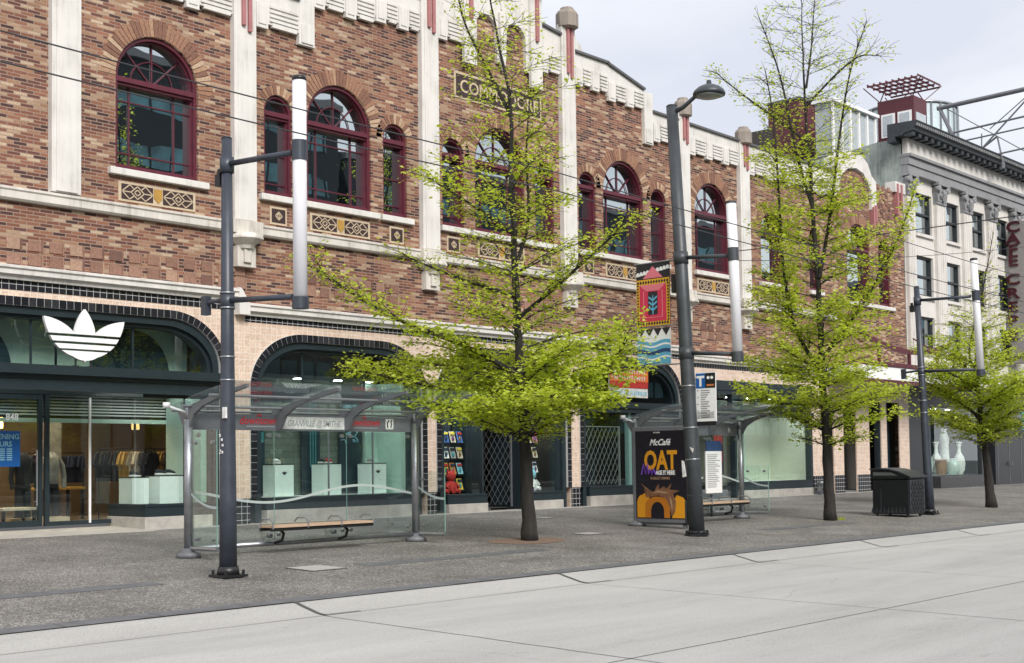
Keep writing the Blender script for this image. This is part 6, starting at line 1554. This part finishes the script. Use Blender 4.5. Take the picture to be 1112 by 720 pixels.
    for P in limbs:
        rr_, Q = P[0], spline([W3(p) for p in P[1:]]); m_ = len(Q)
        wood.tube(Q, [rr_*(1-.85*k/(m_-1))+.004 for k in range(m_)], 7)
        dress(Q, rr_, .14, .72)
        for k in range(3, m_-1, 2):                                       # forked side branches
            q = Q[k]; ax = (Q[k]-Q[k-1]).normalized(); sd = ax.cross(Z); 
            if sd.length < .15: a = R.uniform(0, 2*pi); sd = Vector((cos(a), sin(a), 0))
            sd.normalize(); sd *= R.choice((-1, 1)); ln = min(1.25, interp(E, q.z-base.z)*.5)*R.uniform(.5,1)*(1-.4*k/m_)
            B = [q]; dd = (ax*.8+sd*R.uniform(.5,1.0)+Z*R.uniform(-.05,.3)).normalized()
            for j in range(5): dd = (dd+Vector((R.gauss(0,.10),R.gauss(0,.10),R.gauss(-.01,.07)))).normalized(); B.append(B[-1]+dd*ln/5)
            wood.tube(B, [max(.004, rr_*.35*(1-j/5.5)) for j in range(6)], 5); dress(B, .01, .1, .50)
    z_lo, z_hi = E[0][0], ztop*.985
    for i in range(nbr):
        f = (i+R.random())/nbr; z = z_lo+(z_hi-z_lo)*f**1.12
        az = i*2.39996+R.gauss(0,.25); L = interp(E, z)*R.uniform(.62,1.05)
        if L < .12 or interp(D, z) < .02: continue
        zo = z-L*.30*R.uniform(.5,1.2); k = min(range(n), key=lambda j: abs(TP_[j].z-base.z-max(zo, z_lo*.92))); q = TP_[k]
        dirh = U*cos(az)+V*sin(az); B = [q]; m_ = 7; dd = (dirh+Z*R.uniform(.35,.6)).normalized()
        for j in range(m_):
            dd = (dd*.8+(dirh+Z*(.28-.42*j/m_))*.2+Vector((R.gauss(0,.07),R.gauss(0,.07),R.gauss(0,.04)))).normalized(); B.append(B[-1]+dd*L*1.05/m_)
        rb_ = max(.008, rad[k]*.26)
        wood.tube(B, [max(.004, rb_*(1-.85*j/m_)) for j in range(m_+1)], 6); dress(B, rb_, .18, .62)
    wood.build('trunk', 'bark', t); twg.build('twigs', 'twig', t)
    me = bpy.data.meshes.new('crown'); o = base
    me.from_pydata([tuple(v-o) for v in lv], [], lf); me.materials.append(M['leaf'])
    ob = bpy.data.objects.new('crown', me); COL.objects.link(ob); ob.parent = t
    print('tree leaves', len(lf), 'twig faces', len(twg.f))
tree('largest street tree, nearest, growing from a gravel pit between the two bus shelters', (19.71,-7.5), (575,587), .0185, .150,
     [(575,587,0),(573,520,0),(569,450,.02),(566,380,.05),(563,310,.05),(562,240,.0),(560,180,-.05),(560,110,-.1),(548,40,-.1),(535,-30,-.1),(526,-90,-.1)],
     [(.055,(567,408,0),(515,380,-.5),(435,348,-.9),(385,318,-1.0),(342,290,-1.1)),
      (.05,(568,436,0),(510,428,-.2),(440,412,-.5),(392,402,-.6)),
      (.055,(568,425,0),(620,420,-.1),(660,402,-.4),(682,372,-.5)),
      (.045,(568,442,0),(615,440,-.5),(660,438,-1.1)),
      (.045,(565,345,0),(610,310,-.3),(655,272,-.6),(690,245,-.9)),
      (.045,(564,320,0),(505,298,.5),(440,268,.8)),
      (.040,(562,250,0),(515,222,-.4),(472,196,-.6)),
      (.040,(563,290,0),(578,235,.1),(577,160,.15),(582,95,.2)),
      (.040,(560,120,0),(535,65,.2),(510,10,.3),(498,-50,.3)),
      (.040,(568,430,0),(560,400,1.2),(550,370,2.3)),(.045,(568,440,0),(585,440,-1.2),(600,436,-2.4)),
      (.040,(566,400,0),(500,392,1.2),(440,385,1.9)),(.04,(566,395,0),(630,380,1.0),(680,355,1.7)),(.04,(568,448,0),(520,448,-1.0),(480,442,-1.9))],
     [(474,40),(462,95),(440,150),(400,160),(350,130),(300,112),(250,105),(200,92),(150,80),(100,70),(50,56),(0,44),(-60,26),(-95,8)],
     [(480,.5),(460,.78),(400,.70),(330,.46),(270,.42),(200,.46),(120,.42),(50,.34),(-90,.22)], 80, 21)
tree('middle street tree left of the litter bin, tall with sparse upper twigs against the sky', (30.55,-8.27), (902,565), .02377, .150,
     [(902,565,0),(900,500,0),(897,420,0),(896,350,.05),(894,280,.1),(890,200,.1),(886,120,.1),(884,50,.1),(884,0,.1),(882,-50,.1)],
     [(.055,(898,408,0),(868,362,-.3),(853,300,-.5),(849,210,-.5),(846,130,-.4),(838,75,-.4)),
      (.050,(896,300,0),(912,225,.2),(925,140,.3),(938,70,.3),(958,12,.3)),
      (.045,(892,230,0),(872,165,-.2),(855,80,-.3),(832,15,-.4)),
      (.040,(899,385,0),(935,335,-.5),(970,270,-.8),(990,215,-.9)),
      (.040,(899,440,0),(850,438,-.4),(815,430,-.6)),(.04,(899,442,0),(945,436,.4),(985,425,.7)),
      (.030,(887,150,0),(838,108,.3),(805,80,.4),(790,66,.4)),(.030,(886,110,0),(915,80,-.3),(940,62,-.5),(965,62,-.5)),
      (.030,(886,90,0),(895,40,.2),(900,-10,.3)),(.035,(898,420,0),(905,415,-1.3),(912,412,-2.2)),(.035,(898,400,0),(890,385,1.4),(885,370,2.2))],
     [(474,30),(460,70),(440,100),(400,98),(350,95),(300,85),(250,76),(200,66),(150,62),(100,66),(50,62),(0,44),(-50,16)],
     [(480,.5),(460,.78),(400,.68),(300,.56),(220,.58),(150,.42),(110,.24),(50,.20),(-50,.16)], 96, 5)
tree('far right street tree, smallest, in front of the dark shop panels', (40.56,-8.4), (1077,551), .02892, .16,
     [(1077,551,0),(1073,500,0),(1069,460,0),(1066,425,0),(1064,400,0),(1068,360,0),(1072,330,0),(1078,290,0)],
     [(.05,(1069,455,0),(1040,430,.2),(1015,415,.3)),(.05,(1070,455,0),(1095,430,0),(1120,420,0)),(.045,(1066,430,0),(1050,400,-.3),(1030,380,-.4)),
      (.04,(1064,405,0),(1060,380,.2),(1075,320,.2),(1090,250,.2)),(.04,(1069,440,0),(1075,425,-1.5),(1080,418,-2.4)),(.04,(1068,440,0),(1100,420,-.8),(1135,400,-1.2)),(.04,(1066,425,0),(1030,410,-1.0),(1008,400,-1.4))],
     [(478,30),(465,62),(445,80),(410,80),(380,66),(350,44),(320,22),(290,8)],
     [(485,.45),(465,.72),(400,.62),(380,.55),(350,.4),(320,.15),(250,.08)], 74, 9)
# weeds at the foot of the middle tree
m = MB(); r_ = random.Random(12); bx, by = 30.85, -8.35
for k in range(70):
    a = r_.uniform(0,2*pi); d_ = r_.uniform(0,.16); x, y = bx+d_*cos(a), by+d_*sin(a); h = r_.uniform(.05,.14); q = r_.uniform(0,2*pi)
    m.poly([(x-.008*cos(q),y-.008*sin(q),gz(y)),(x+.008*cos(q),y+.008*sin(q),gz(y)),(x+.05*cos(a),y+.05*sin(a),gz(y)+h)])
o = m.build('weeds', 'leaf'); o['label'] = 'small tuft of weeds at the foot of the middle tree'; o['category'] = 'weeds'; settle(o)
